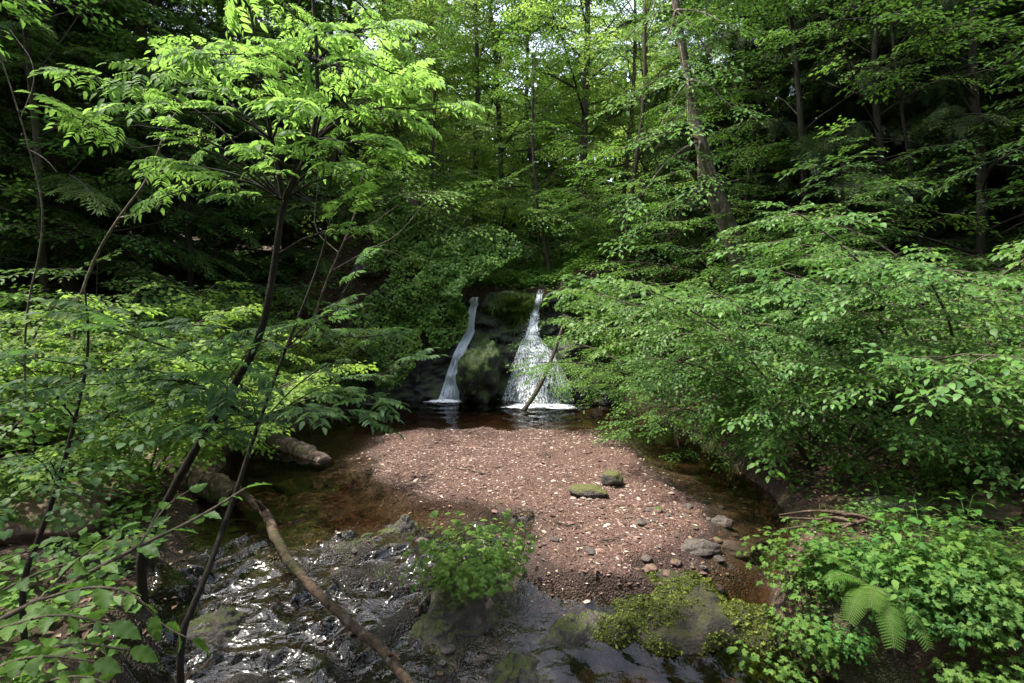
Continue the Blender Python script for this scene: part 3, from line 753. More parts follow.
U, Vv = np.meshgrid(u, v); top = 2.62 + .15 * fbm(np.c_[u * 1.3, u * 0], 3, 55) - .26 * np.exp(-((u + .9) / .2) ** 2) - .12 * np.exp(-((u - .7) / .16) ** 2)
Zc = -.5 + np.clip(Vv / .86, 0, 1) * (top[None] + .5)
Yc = cliff_y(U, Zc) + np.clip((Vv - .86) / .14, 0, 1) * 1.5
Zc = Zc + np.clip((Vv - .86) / .14, 0, 1) * .12
mb = MB(); mb.grid(np.stack([U, Yc, Zc], -1))
o = link('rock_cliff', mb.mesh('rock_cliff', M['cliff'])); tag(o, 'dark wet rock cliff that both waterfalls run down', 'cliff')

t = NT('white_water'); oc = t.objc()
mp = t.n('Mapping', {'Vector': oc, 'Scale': (1, .6, .16)})
nn = t.noise(26, 5, .65, mp.outputs[0], .5)
al = t.ramp(nn, [(.40, 0.0), (.56, .95)])
p = t.n('BsdfPrincipled', {'Base Color': (.78, .86, .92, 1), 'Roughness': .25, 'Specular IOR Level': .6})
tl = t.n('BsdfTranslucent', {'Color': (.75, .82, .86, 1)}); m1 = t.n('MixShader', {0: .3, 1: p.outputs[0], 2: tl.outputs[0]})
tp = t.n('BsdfTransparent'); m2 = t.n('MixShader', {0: al, 1: tp.outputs[0], 2: m1.outputs[0]}); t.l(m2.outputs[0], t.out.inputs[0]); M['sheet'] = t.m
t = NT('water_veil'); mp = t.n('Mapping', {'Vector': t.objc(), 'Scale': (1, .6, .33)})
al = t.ramp(t.noise(30, 6, .75, mp.outputs[0], 1.0), [(.465, 0.0), (.60, .85)])
p = t.n('BsdfPrincipled', {'Base Color': (.78, .85, .9, 1), 'Roughness': .3}); tp = t.n('BsdfTransparent'); m2 = t.n('MixShader', {0: al, 1: tp.outputs[0], 2: p.outputs[0]}); t.l(m2.outputs[0], t.out.inputs[0]); M['veil'] = t.m
t = NT('water_strand')
p = t.n('BsdfPrincipled', {'Base Color': (.80, .87, .92, 1), 'Roughness': .2, 'Specular IOR Level': .7})
tl = t.n('BsdfTranslucent', {'Color': (.75, .82, .86, 1)}); m1 = t.n('MixShader', {0: .35, 1: p.outputs[0], 2: tl.outputs[0]}); t.l(m1.outputs[0], t.out.inputs[0]); M['strand'] = t.m
t = NT('foam'); nn = t.noise(13, 8, .8, t.objc(), 1.2)
g = t.n('Attribute', attribute_name='foam'); dens = t.n('SeparateColor', {0: g.outputs['Color']}).outputs[0]
al = t.ramp(t.math('ADD', nn, t.math('SUBTRACT', t.math('MULTIPLY', dens, .8), .52)), [(.38, 0.0), (.62, .95)])
d = t.n('BsdfDiffuse', {'Color': (.82, .87, .9, 1)}); tp = t.n('BsdfTransparent'); m2 = t.n('MixShader', {0: t.math('MULTIPLY', al, .85), 1: tp.outputs[0], 2: d.outputs[0]}); t.l(m2.outputs[0], t.out.inputs[0]); M['foam'] = t.m

def fall(centre, half, n, seed, broken):
    """strands of falling water down the cliff; centre: (x, z) points, half widths; broken = how scattered"""
    r = np.random.default_rng(seed); c = np.array(centre, float); hw = np.array(half, float); m = 26
    tt = np.linspace(0, 1, len(c)); q = np.linspace(0, 1, m)
    cx, cz, ww = (np.interp(q, tt, a) for a in (c[:, 0], c[:, 1], hw))
    sheet = MB(); uu = np.linspace(-1, 1, 15)
    Xs = cx[:, None] + ww[:, None] * uu[None]; Zs = np.repeat(cz[:, None], 15, 1)
    Ys = cliff_y(Xs, Zs) - .05 - .05 * (1 - uu[None] ** 2) - .03 * fbm(np.c_[Xs.ravel() * 9, Zs.ravel() * 2], 3, seed).reshape(Xs.shape)
    sheet.grid(np.stack([Xs, Ys, Zs], -1))
    st = MB()
    for k in range(n):
        a = r.random() ** (1.3 if broken else .8) * (1 if r.random() < .5 else -1)
        q0 = r.random() * .9; q1 = min(1, q0 + r.uniform(.05, .16 if broken else .4)); qq = np.linspace(q0, q1, 6)
        x = np.interp(qq, q, cx) + a * np.interp(qq, q, ww) + r.normal(0, .012, 6).cumsum() * (1.2 if broken else .5); z = np.interp(qq, q, cz)
        y = cliff_y(x, z) - .07 - r.random() * .07
        rd = r.uniform(.003, .008) * (1 if broken else 1.35)
        st.tube(np.stack([x, y, z], -1), np.array([.25, .8, 1, .9, .6, .2]) * rd, 4, 0, cap=False)
    if broken:                                           # drops thrown clear of the rock
        nd = n * 12; q0 = .25 + .75 * r.random(nd); a = r.normal(0, .55, nd)
        x = np.interp(q0, q, cx) + a * np.interp(q0, q, ww) * 1.05; z = np.interp(q0, q, cz); y = cliff_y(x, z) - .06 - r.random(nd) * .16; s = r.uniform(.003, .0095, nd)
        P = O[None] * np.stack([s, s, s * 2.2], -1)[:, None] + np.stack([x, y, z], -1)[:, None]
        st.add(P.reshape(-1, 3), (OT[None] + (np.arange(nd) * 8)[:, None, None]).reshape(-1, 3), 0, True)
    return sheet.mesh('water_sheet', M['veil' if broken else 'sheet']), st.mesh('strand', M['strand'])
def foam(cx, cy, rx, ry, seed):
    r = np.random.default_rng(seed); mb = MB(); a = np.linspace(0, 6.2832, 49); q = np.linspace(0, 1, 14)
    A, Q = np.meshgrid(a, q); n = fbm(np.c_[np.cos(A).ravel() * 2, np.sin(A).ravel() * 2], 3, seed).reshape(A.shape)
    x = cx + np.cos(A) * Q * rx * (1 + .25 * n); y = cy + np.sin(A) * Q * ry * (1 + .25 * n)
    z = .018 + .05 * (1 - Q) * np.abs(fbm(np.c_[x.ravel() * 11, y.ravel() * 11], 3, seed + 1)).reshape(A.shape)
    mb.grid(np.stack([x, y, z], -1))
    me = mb.mesh('foam', M['foam']); cc = me.color_attributes.new('foam', 'FLOAT_COLOR', 'POINT'); w = (1 - Q ** 1.6).ravel()
    cc.data.foreach_set('color', np.stack([w, w, w, np.ones_like(w)], -1).astype(np.float32).ravel())
    return me
def fx(px, py): p = W(px, py, 12.2); return (p[0], p[2])
sh, st = fall([fx(473, 297), fx(469, 315), fx(467, 335), fx(459, 352), fx(453, 372), (fx(449, 390)[0], .0)], [.08, .10, .10, .11, .16, .24], 340, 61, False)
thing('waterfall', 'narrow left waterfall sliding down a groove beside the ivy', 'waterfall', (0, 0, 0), [('water_sheet', sh), ('strand', st), ('foam', foam(-1.6, 11.9, .66, .36, 62))], group='waterfalls')
sh, st = fall([fx(543, 289), fx(539, 305), fx(535, 322), fx(532, 336), fx(535, 352), fx(538, 372), (.62, .0)], [.07, .08, .10, .15, .42, .62, .86], 170, 63, True)
thing('waterfall', 'right waterfall spreading from a thin spout into a wide speckled fan', 'waterfall', (0, 0, 0), [('water_sheet', sh), ('strand', st), ('foam', foam(.66, 11.3, 1.3, .42, 64))], group='waterfalls')

# mossy boulder standing between the two falls
me, V, T = rock_parts(77, (.60, .55, .90), 'boulder', 5, .42, None, 2)
r = np.random.default_rng(72); P, N = surface_leaves(V, T, 6000, r, .02, -.3); kk = fbm(P * 2.2, 3, 73) + N[:, 2] * .5 + .35 * P[:, 2] > .12; P, N = P[kk], N[kk]
mb = MB(); scatter(mb, P, nrm(N + np.array([0, 0, -1.1]) + r.normal(0, .4, P.shape)), N + r.normal(0, .2, P.shape), r.uniform(.015, .04, len(P)), tpl_lo(.5, .05), 0)
o = thing('mossy_boulder', 'tall rounded boulder with moss standing between the two waterfalls', 'boulder', (W(481, 362, 11.9)[0], 12.2, .62), [('rock', me), ('moss', mb.mesh('moss', M['mossbright']))])

def sticks(path, rad, sides=10, lump=.12, seed=0): mb = MB(); mb.tube(path, rad, sides, 0, lump, seed); return mb
pp = smooth_path([W(563, 326, 11.6), W(556, 348, 11.45), W(545, 375, 11.3), W(535, 395, 11.15), W(523, 411, 11.0)])
tag(link('dead_branch', sticks(pp, np.linspace(.035, .055, len(pp)), 8, .1, 5).mesh('dead_branch', M['bark'])), 'bent dead branch leaning against the right waterfall with its foot in the pool', 'branch')

# ================================================================== STONES AND DEAD WOOD
def stone(label, px, py, size, seed, mat='rock', z=None, rz=0, name='rock', cat='rock', sink=.35, flat=None, y=None):
    p = G(px, py, 0.0 if z is None else z) if y is None else W(px, py, y)
    g = gz(p[0], p[1]); me, V, T = rock_parts(seed, size, mat, 4, .24, flat)
    o = link(name, me); o.location = (p[0], p[1], max(g, -9) + size[2] * (1 - 2 * sink)); o.rotation_euler = (0, 0, rz)
    tag(o, label, cat, 'rocks in and beside the stream'); return o, V, T
stone('long dark wedge shaped stone with moss, lying flat on the red gravel', 588, 493, (.22, .13, .105), 81, 'rock_mossy', .1, -.25, sink=.25, flat=.45)
stone('small block stone with yellow moss top on the gravel behind the wedge shaped stone', 612, 482, (.15, .13, .12), 82, 'rock_mossy', .1, .3, sink=.2, flat=.6)
RK = [
 ('square edged wet rock on the right waterline beside the gravel', 742, 545, (.24, .15, .09), 90, 'rock_bare', -.05, -.2),
 ('small grey stone above the square edged rock on the right bank', 722, 520, (.13, .10, .07), 91, 'rock_bare', .0, .3),
 ('rounded stone on the right bank beside the small grey stone', 757, 521, (.14, .11, .09), 92, 'rock_bare', .1, .8),
 ('dark low rock at the water in front of the square edged rock', 700, 557, (.22, .12, .08), 93, 'rock_bare', -.1, .1),
 ('pale flat slab lying on the dirt above the right herbs', 905, 487, (.36, .16, .07), 95, 'rock_flat', .5, -.15),
 ('grey flat slab at far right on the red earth', 1003, 505, (.34, .18, .08), 96, 'rock_red', .5, .2),
 ('mossy green tufted rock at the end of the upper log', 291, 476, (.26, .18, .14), 97, 'rock_mossy', .0, .3),
 ('small mossy block between the two left logs', 258, 462, (.17, .13, .12), 98, 'rock_mossy', .0, .1),
 ('broad reddish rock under the leaves at the left edge', 18, 500, (.7, .5, .22), 99, 'rock_red', .6, .2),
 ('reddish rock with moss left of the dark sapling stem', 92, 478, (.5, .35, .2), 100, 'rock_red', .5, -.3),
 ('lumpy mossy stone beside the dark sapling foot', 118, 540, (.28, .2, .16), 101, 'rock_mossy', .4, .5),
 ('red rock ledge at the foot of the ivy left of the left fall', 408, 378, (.55, .4, .36), 102, 'rock_red', .1, .1),
 ('dark wet rock beside the pool under the ivy', 372, 392, (.5, .35, .22), 103, 'rock', .0, .4),
 ('dark boulder beside the pool right of the right fall', 612, 398, (.45, .45, .6), 104, 'boulder', .0, .4),
 ('flat wet stone breaking the water above the fallen branch bend', 205, 541, (.26, .15, .08), 105, 'rock', -.05, .1),
]
for (lb, px, py, s, sd, mt, z, rz) in RK: stone(lb, px, py, s, sd, mt, z, rz)
# scattered small stones along both waterlines
r = np.random.default_rng(110); small = [rock_parts(200 + k, (.09, .07, .05), m, 3, .2)[0] for k, m in enumerate(('rock_bare', 'rock_red', 'rock_bare', 'rock_bare'))]
nst = 0
for k in range(70):
    px, py = r.uniform(640, 790), r.uniform(500, 575)
    if k % 3 == 0: px, py = r.uniform(330, 640), r.uniform(530, 670)
    p = G(px, py, -.05); g = gz(p[0], p[1])
    if g < wl(p[1]) - .1 or nst >= 60: continue
    o = link('stone', small[k % 4]); o.location = (p[0], p[1], g + .01); o.rotation_euler = (0, 0, r.random() * 6); o.scale = (r.uniform(.25, .8),) * 3; nst += 1
    tag(o, 'small loose stone at the water edge around the red gravel', 'stone', 'small loose stones at the water edge')

# the big mossy mound in front right of the gravel
r = np.random.default_rng(145)
for k, (px, py, lb) in enumerate([(548, 452, 'thin dead twig lying across the far end of the gravel'), (470, 470, 'small forked twig on the left half of the gravel'), (612, 540, 'dark twig on the gravel below the two stones'), (560, 520, 'short twig on the gravel right of the leafy plant')]):
    p = G(px, py, .08); a = r.random() * 3; L = r.uniform(.12, .28); d = np.array([math.cos(a), math.sin(a), 0]); mbt = MB()
    q = p + np.outer(np.linspace(-L, L, 7), d) + r.normal(0, .012, (7, 3)) * [1, 1, 0]; q[:, 2] = ground(q[:, 0], q[:, 1]) + .02; mbt.tube(q, np.linspace(.009, .004, 7), 6, 0, .15, k)
    q2 = np.array([q[3], q[3] + np.array([-d[1], d[0], .1]) * L * .3 + d * L * .4]); mbt.tube(q2, [.005, .002], 5)
    tag(link('twig', mbt.mesh('twig', M['bark'])), lb, 'twig', 'twigs on the gravel')
slab_rock('broad low mound of yellow green moss and small leaves at the end of the gravel', 664, 598, -.14, .92, .36, .07, 120, 'mound', -.2, .0, 'mossy_rock', 'rock', None, .05, 62000)
slab_rock('broad flat grey slab carrying the bright green plant', 470, 590, -.12, .52, .36, .11, 131, 'slab', .25, .04)
slab_rock('pale worn ledge at the upper left of the leafy plant', 405, 530, -.03, .42, .20, .055, 132, 'slab', .5)
slab_rock('low grey ledge awash in the rapids left of the leafy plant', 352, 566, -.16, .40, .20, .08, 133, 'slab', .1)
slab_rock('round topped wet ledge in the bottom middle of the stream', 520, 680, -.42, .34, .20, .11, 134, 'slab', .2)
slab_rock('wet ledge with moss below the broad grey slab', 440, 640, -.36, .42, .22, .11, 135, 'slab', -.2)
slab_rock('flat wet stone awash right of the broad grey slab', 575, 628, -.27, .32, .20, .08, 136, 'slab', .4)
slab_rock('long low ledge across the rapids beside the fallen branch', 300, 600, -.26, .50, .16, .05, 137, 'slab', .15)
slab_rock('wet ledge in the rapids at the lower left', 225, 640, -.36, .45, .22, .07, 138, 'slab', .1)
def log(label, pts, rad, seed, mat='redlog', name='fallen_log', cat='log', twigs=()):
    pp = smooth_path(pts); q = np.linspace(0, len(pp) - 1, 220); pp = np.stack([np.interp(q, np.arange(len(pp)), pp[:, i]) for i in range(3)], -1)
    pp = pp + .35 * max(rad) * np.stack([fbm(pp * 2.3 + 9 * i, 3, seed + i) for i in range(3)], -1)
    mb = MB(); rr = np.interp(np.linspace(0, 1, len(pp)), np.linspace(0, 1, len(rad)), rad)
    rr = rr * (1 + .07 * fbm(pp * 7, 4, seed)); mb.tube(pp, rr, 30, 0, .20, seed, True, .8)
    for a, b, ra in twigs: mb.tube(np.array([a, (np.array(a) + b) / 2 + [0, 0, .03], b]), [ra, ra * .7, ra * .3], 6, 0, .1)
    o = link(name, mb.mesh(name, M[mat])); return tag(o, label, cat)
log('thick rotten log running from the left bank into the pool edge, upper of two', [W(250, 433, 8.6), W(283, 442, 8.2), W(305, 452, 7.9), W(326, 466, 7.5)], [.12, .15, .15, .13], 131)
log('broken rotten log with flaking bark on the left bank, lower of two', [W(132, 456, 6.6), W(170, 466, 6.5), W(205, 482, 6.2), W(238, 496, 6.0)], [.14, .17, .17, .13], 132)
a = [W(232, 488, 6.0), W(246, 497, 5.65), W(266, 513, 5.2), W(274, 535, 4.75), W(290, 566, 4.25), W(322, 598, 3.85), W(360, 630, 3.45), W(388, 655, 3.2), W(420, 700, 2.85)]
log('long crooked fallen branch lying across the rapids towards the viewer', a, [.034, .04, .046, .042, .037, .034, .034, .032, .028], 133, 'branchbark', 'fallen_branch', 'branch',
    [(W(264, 511, 5.2), W(255, 500, 5.15), .03), (W(388, 655, 3.2), W(400, 660, 3.05), .02)])
# exposed roots on the right bank
r = np.random.default_rng(140); mb = MB()
for k in range(9):
    b = np.array(G(r.uniform(835, 880), r.uniform(516, 524), .5)); e = b + np.array([-r.uniform(.25, .7), r.uniform(-.28, .16), 0]); m = (b + e) / 2 + r.normal(0, .03, 3)
    q = smooth_path([b, m, e]); q[:, 2] = np.maximum(q[:, 2], ground(q[:, 0], q[:, 1]) + .012); mb.tube(q, np.linspace(.02, .006, len(q)), 6, 0, .15, k)
tag(link('tree_root', mb.mesh('tree_root', M['branchbark'])), 'tangle of bare brown roots on the right bank above the herbs', 'roots')

# ================================================================== HERO PLANTS, LEFT
def gpath(pts, base_px=None): return smooth_path(pts)
def to_ground(p, dx=0, dy=0): x, y = p[0] + dx, p[1] + dy; return np.array([x, y, gz(x, y) - .1])
def custom_tree(name, label, cat, stems, branches, spray, leaf, tpl, bark='bark_dark', sc=1.0, t0=.35, sp=.22, seed=0, flat=.6, extra_wob=.03, group=None, tilt=.25, limbname='limb'):
    """a plant with its own trunk and limb lines; branches: (start, end, sag, r)"""
    r = np.random.default_rng(seed); parts = []; cr = MB(); pl = []
    org = np.array(stems[0][0][0], float)
    for k, (pts, rad) in enumerate(stems):
        pp = smooth_path(np.array(pts) - org); mb = MB(); mb.tube(pp, np.interp(np.linspace(0, 1, len(pp)), np.linspace(0, 1, len(rad)), rad), 9, 0, .08, k + seed)
        nm = 'trunk' if k == 0 else limbname
        parts.append((nm, mb.mesh(nm, M[bark])))
    for (a, b, sag, rad) in branches:
        a, b = np.array(a, float) - org, np.array(b, float) - org; m = (a + b) / 2 + [0, 0, sag]
        pp = smooth_path([a, m, b]); pp = pp + np.cumsum(r.normal(0, extra_wob * .3, pp.shape), 0) * np.linspace(0, 1, len(pp))[:, None]
        leafy(cr, pp[::2], rad, pl, r, sp, t0, sc, .75, flat, tilt, 0, 5, 1.05, .15)
    bake(cr, SP[spray], pl, tpl, 1, 0, True, r)
    parts.append(('crown', cr.mesh('crown', [M[bark], M[leaf]])))
    return thing(name, label, cat, org, parts, group=group)

A = {k: W(*v) for k, v in dict(b=(140, 556, 3.8), s1=(152, 530, 3.75), s2=(186, 465, 3.7), s3=(232, 390, 3.65), s4=(263, 335, 3.6), s5=(276, 255, 3.6), f=(283, 200, 3.6),
     r1=(316, 140, 3.5), r2=(318, 60, 3.5), r3=(312, -10, 3.5), r4=(308, -110, 3.5), l1=(272, 140, 3.6), l2=(262, 80, 3.5), l3=(250, 10, 3.5)).items()}
base = to_ground(A['b'])
stems = [([base, A['b'], A['s1'], A['s2'], A['s3'], A['s4'], A['s5'], A['f'], A['r1'], A['r2'], A['r3'], A['r4']], [.042, .036, .032, .029, .027, .025, .022, .02, .015, .012, .009, .006]),
         ([A['f'], A['l1'], A['l2'], A['l3']], [.02, .014, .01, .006])]
br = []
for (st_, ex, ey, ed, sag) in [('f', 205, 178, 3.3, .1), ('l1', 190, 120, 3.1, .12), ('l2', 178, 66, 3.2, .1), ('l2', 205, 40, 3.6, .05), ('l3', 225, -10, 3.4, .05), ('l1', 225, 130, 3.9, .05), ('l1', 240, 95, 3.0, .05),
     ('f', 130, 148, 3.3, .2), ('f', 125, 90, 3.5, .25), ('f', 165, 165, 3.6, .1), ('r1', 385, 105, 3.3, .12), ('r1', 420, 112, 3.6, .15), ('r1', 375, 150, 3.1, .05), ('r2', 395, 82, 3.6, .08), ('r2', 360, 40, 3.2, .05),
     ('r2', 265, 55, 3.2, .06), ('r3', 360, 5, 3.4, .05), ('r3', 270, 0, 3.3, .05), ('r3', 330, -30, 3.0, .03), ('r4', 380, -60, 3.6, 0), ('r4', 260, -70, 3.4, 0), ('f', 350, 180, 3.3, .05), ('l1', 290, 120, 3.1, .05), ('r1', 330, 100, 3.0, .05), ('s5', 330, 235, 3.3, .05), ('f', 300, 160, 3.2, .03), ('r1', 370, 95, 3.6, .06), ('r1', 350, 125, 3.8, .05), ('r2', 285, 60, 3.7, .05), ('r2', 350, 75, 3.8, .05), ('l2', 250, 45, 3.8, .03), ('l1', 245, 115, 3.7, .04), ('r1', 300, 110, 3.8, .03), ('r3', 290, 15, 3.6, .03), ('r3', 345, 25, 3.7, .03), ('f', 330, 165, 3.7, .03), ('f', 260, 150, 3.6, .03), ('f', 255, 190, 3.3, .03), ('l2', 235, 60, 3.0, .05), ('l2', 300, 70, 3.1, .03), ('r1', 345, 150, 3.3, .03), ('r2', 340, 80, 3.0, .04), ('r3', 300, -30, 3.1, .02), ('f', 140, 120, 3.4, .2)]:
    br.append((A[st_], W(ex, ey, ed), sag, .011))
custom_tree('ash_sapling', 'slender dark stemmed sapling with sunlit bright green feathery leaves at upper left', 'sapling', stems, br, 'ash', 'ash', T_ASH, 'bark_dark', .70, .5, .30, 301)

B = [W(178, 640, 3.3), W(196, 600, 3.4), W(215, 552, 3.6), W(240, 480, 3.9), W(258, 425, 4.0), W(285, 350, 4.2), W(318, 270, 4.3), W(333, 210, 4.3)]
stems = [([to_ground(B[0])] + B, [.026, .024, .022, .02, .018, .015, .012, .009, .005])]
br = [(B[4], W(x, y, d), s, .008) for x, y, d, s in [(370, 395, 3.7, .15), (330, 420, 3.6, .1), (350, 360, 3.9, .1), (390, 375, 4.2, .15), (300, 405, 3.3, .1), (220, 430, 3.4, .1), (200, 400, 3.3, .15), (160, 415, 3.2, .15), (240, 395, 3.3, .1), (130, 380, 3.2, .2), (175, 360, 3.4, .15), (90, 370, 3.1, .2), (205, 450, 3.3, .05)]]
br += [(B[5], W(x, y, d), s, .008) for x, y, d, s in [(360, 335, 3.9, .1), (250, 350, 3.5, .1), (200, 340, 3.5, .1), (310, 330, 3.5, .05), (150, 330, 3.5, .15), (345, 300, 4.3, .05)]]
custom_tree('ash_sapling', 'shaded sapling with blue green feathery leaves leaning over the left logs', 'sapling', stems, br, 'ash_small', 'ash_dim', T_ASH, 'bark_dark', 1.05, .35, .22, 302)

C = [W(20, 585, 3.0), W(38, 540, 3.1), W(58, 485, 3.2), W(75, 420, 3.3), W(90, 350, 3.4), W(85, 290, 3.4)]
stems = [([to_ground(C[0])] + C, [.018, .017, .016, .014, .011, .008, .004])]
br = [(C[2], W(x, y, d), s, .006) for x, y, d, s in [(10, 500, 2.6, .05), (45, 470, 2.6, .05), (110, 520, 2.7, .05), (20, 450, 2.8, .05), (100, 465, 2.9, .05), (70, 560, 2.6, 0.02)]]
br += [(C[3], W(x, y, d), s, .006) for x, y, d, s in [(0, 410, 2.9, .1), (30, 380, 2.9, .1), (130, 425, 3.0, .1), (-20, 350, 2.9, .1)]]
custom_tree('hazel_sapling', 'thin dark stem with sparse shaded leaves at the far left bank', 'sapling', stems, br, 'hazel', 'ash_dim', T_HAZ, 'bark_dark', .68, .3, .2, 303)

# close hazel twigs reaching in at bottom left
def near_shrub(name, label, twigs, leaf, tpl, size, seed, base):
    r = np.random.default_rng(seed); st = []; sp = Spray(); org = np.array(base, float)
    for pts, rad, n in twigs:
        pp = smooth_path(np.array(pts) - org); mb = MB(); mb.tube(pp, np.linspace(rad, rad * .3, len(pp)), 7, 0, .06, seed); st.append(('stem', mb.mesh('stem', M['twig'])))
        if n:
            c = int(len(pp) * n[0]); leaf_row(sp, pp[c:], size * n[2], n[1] * .8, .85, r, .02, .75, .35)
    sp.done(); mb = MB(); scatter(mb, sp.p, sp.R[:, :, 1], sp.R[:, :, 2], sp.s, tpl, 0)
    return thing(name, label, 'shrub', org, st + [('foliage', mb.mesh('foliage', [M[leaf]]))])
hb_ = np.array([-2.35, 1.45, gz(-2.35, 1.45) - .05])
w_ = lambda *a: W(*a)
tw = [([hb_, w_(-190, 720, 1.5), w_(-60, 650, 1.55), w_(40, 600, 1.62), w_(140, 545, 1.75), w_(195, 520, 1.85), w_(246, 488, 1.95)], .013, (.45, .065, 1.0)),
      ([w_(40, 600, 1.62), w_(90, 585, 1.6), w_(135, 592, 1.6), w_(160, 625, 1.6), w_(192, 640, 1.6)], .006, (.15, .06, 1.0)),
      ([hb_, w_(-170, 760, 1.4), w_(-40, 690, 1.42), w_(60, 640, 1.45), w_(130, 650, 1.5)], .01, (.4, .05, 1.0)),
      ([w_(-60, 650, 1.55), w_(10, 625, 1.5), w_(60, 612, 1.45), w_(110, 625, 1.45)], .006, (.2, .05, 1.0)),
      ([hb_, w_(-150, 700, 1.5), w_(-30, 610, 1.7), w_(30, 575, 1.75), w_(80, 560, 1.8)], .008, (.45, .055, .9)),
      ([w_(-40, 690, 1.42), w_(20, 690, 1.4), w_(80, 672, 1.4), w_(120, 690, 1.4)], .006, (.1, .045, 1.0)),
      ([w_(-40, 690, 1.42), w_(10, 660, 1.35), w_(50, 655, 1.32), w_(95, 662, 1.3)], .006, (.1, .045, .9)),
      ([w_(40, 600, 1.62), w_(75, 560, 1.7), w_(120, 530, 1.75)], .005, (.2, .055, .9)),
      ([w_(140, 545, 1.75), w_(165, 505, 1.85), w_(190, 490, 1.95)], .004, (.3, .06, .8)),
      ([hb_, w_(-190, 690, 1.6), w_(-90, 620, 1.9), w_(-20, 570, 2.1), w_(40, 545, 2.2)], .009, (.45, .05, .9))]
for k in range(10):  # unseen upper hazel stems and leaves, added to shade the foreground
    b = hb_ + [r_.uniform(-.6, .3), r_.uniform(-.5, .5), 0]; top = np.array([r_.uniform(-3.6, -.9), r_.uniform(-.2, 1.5), r_.uniform(4.1, 5.2)]); m_ = (b + top) / 2 + [-.5, 0, .5]
    tw.append(([b, m_, top], .014, (.35, .045, 1.25)))
    for q_ in range(4):
        e_ = top + [r_.uniform(-.9, .9), r_.uniform(-.6, 1.0), r_.uniform(-.3, .3)]; tw.append(([m_ * .35 + top * .65, (top + e_) / 2 + [0, 0, .15], e_], .006, (.2, .04, 1.25)))
near_shrub('hazel_shrub', 'close toothed leaf twigs reaching in from the bottom left corner', tw, 'hazel', tpl_near(), .092, 310, hb_)

# bare twigs among the left leaves
def bare(label, lines, seed, mat='twig', name='dead_twig'):
    mb = MB()
    for pts, rad in lines: pp = smooth_path(pts); mb.tube(pp, np.linspace(rad, rad * .35, len(pp)), 5, 0, .08, seed)
    tag(link(name, mb.mesh(name, M[mat])), label, 'bare branch')
q = W(70, 330, 6.2)
bare('pale bare branch slanting up out of the left shrubs', [([to_ground(q), q, W(92, 262, 6.1), W(118, 218, 6.0), W(150, 178, 5.9), W(165, 130, 5.9), W(188, 95, 5.8)], .022), ([W(118, 218, 6.0), W(150, 212, 5.8), W(205, 172, 5.6)], .01)], 1, 'bark_pale')
q = W(308, 345, 9.4)
bare('cluster of thin pale bare stems right of the sunlit sapling', [([to_ground(q), q, W(322, 290, 9.36), W(345, 240, 9.18), W(362, 195, 9.18), W(360, 150, 9.18)], 0.0270), ([W(330, 272, 9.36), W(372, 248, 9.00), W(400, 235, 8.82), W(430, 195, 8.64)], 0.0149),
     ([W(338, 252, 9.18), W(312, 230, 9.36), W(318, 190, 9.36), W(320, 130, 9.36)], 0.0121), ([W(372, 248, 9.00), W(395, 252, 9.00), W(408, 262, 9.00)], 0.0068), ([W(345, 240, 9.18), W(375, 222, 9.54), W(398, 205, 9.72)], 0.0081)], 2, 'bark_pale')
q = W(20, 330, 5)
bare('crooked bare grey twig hanging at the left edge', [([to_ground(q), q, W(48, 225, 5), W(30, 150, 5), W(12, 90, 5), W(-5, 40, 5)], .012), ([W(30, 150, 5), W(45, 158, 4.9), W(57, 172, 4.9)], .006), ([W(20, 120, 5), W(40, 70, 5.1), W(10, 30, 5.2)], .005)], 3, 'bark_pale')

# ================================================================== SHRUBS
def put(kind, name, label, cat, x, y, rz=0, sc=1.0, group=None, dz=0, tilt=(0, 0)):
    return thing(name, label, cat, at(x, y, dz), kind, rz, sc, group, tilt)
ELM = [shrub(400 + k, 3.0, 1.7, 10, 'elm', 'elm', T_ELM, 'twig', .92, .022, .8, .23, .46, .17, .45, .72, ct0=.22, tilt=.2) for k in range(2)]
BEE = [shrub(410 + k, 4.2, 2.2, 8, 'beech', 'beech', TL, 'bark', 1.4, .03, .7, .40, .55, .36, .3, .8, ct0=.12, tilt=.16) for k in range(3)]
MAP = [shrub(420 + k, 2.3, 1.6, 9, 'maple', 'maple', T_HAZ, 'twig', .74, .018, .6, .17, .5, .14, .4, .8, ct0=.40, tilt=.25) for k in range(3)]
HAZ = [shrub(430 + k, 2.0, 1.4, 8, 'hazel', 'hazel', T_HAZ, 'twig', .95, .016, .6, .24, .5, .2, .45, .8, ct0=.15) for k in range(2)]
UND = [shrub(440 + k, 1.5, 1.3, 8, 'beech', 'beech_far', TL, 'twig', .7, .014, .6, .26, .5, .24, .45, .9, ct0=.12) for k in range(3)]

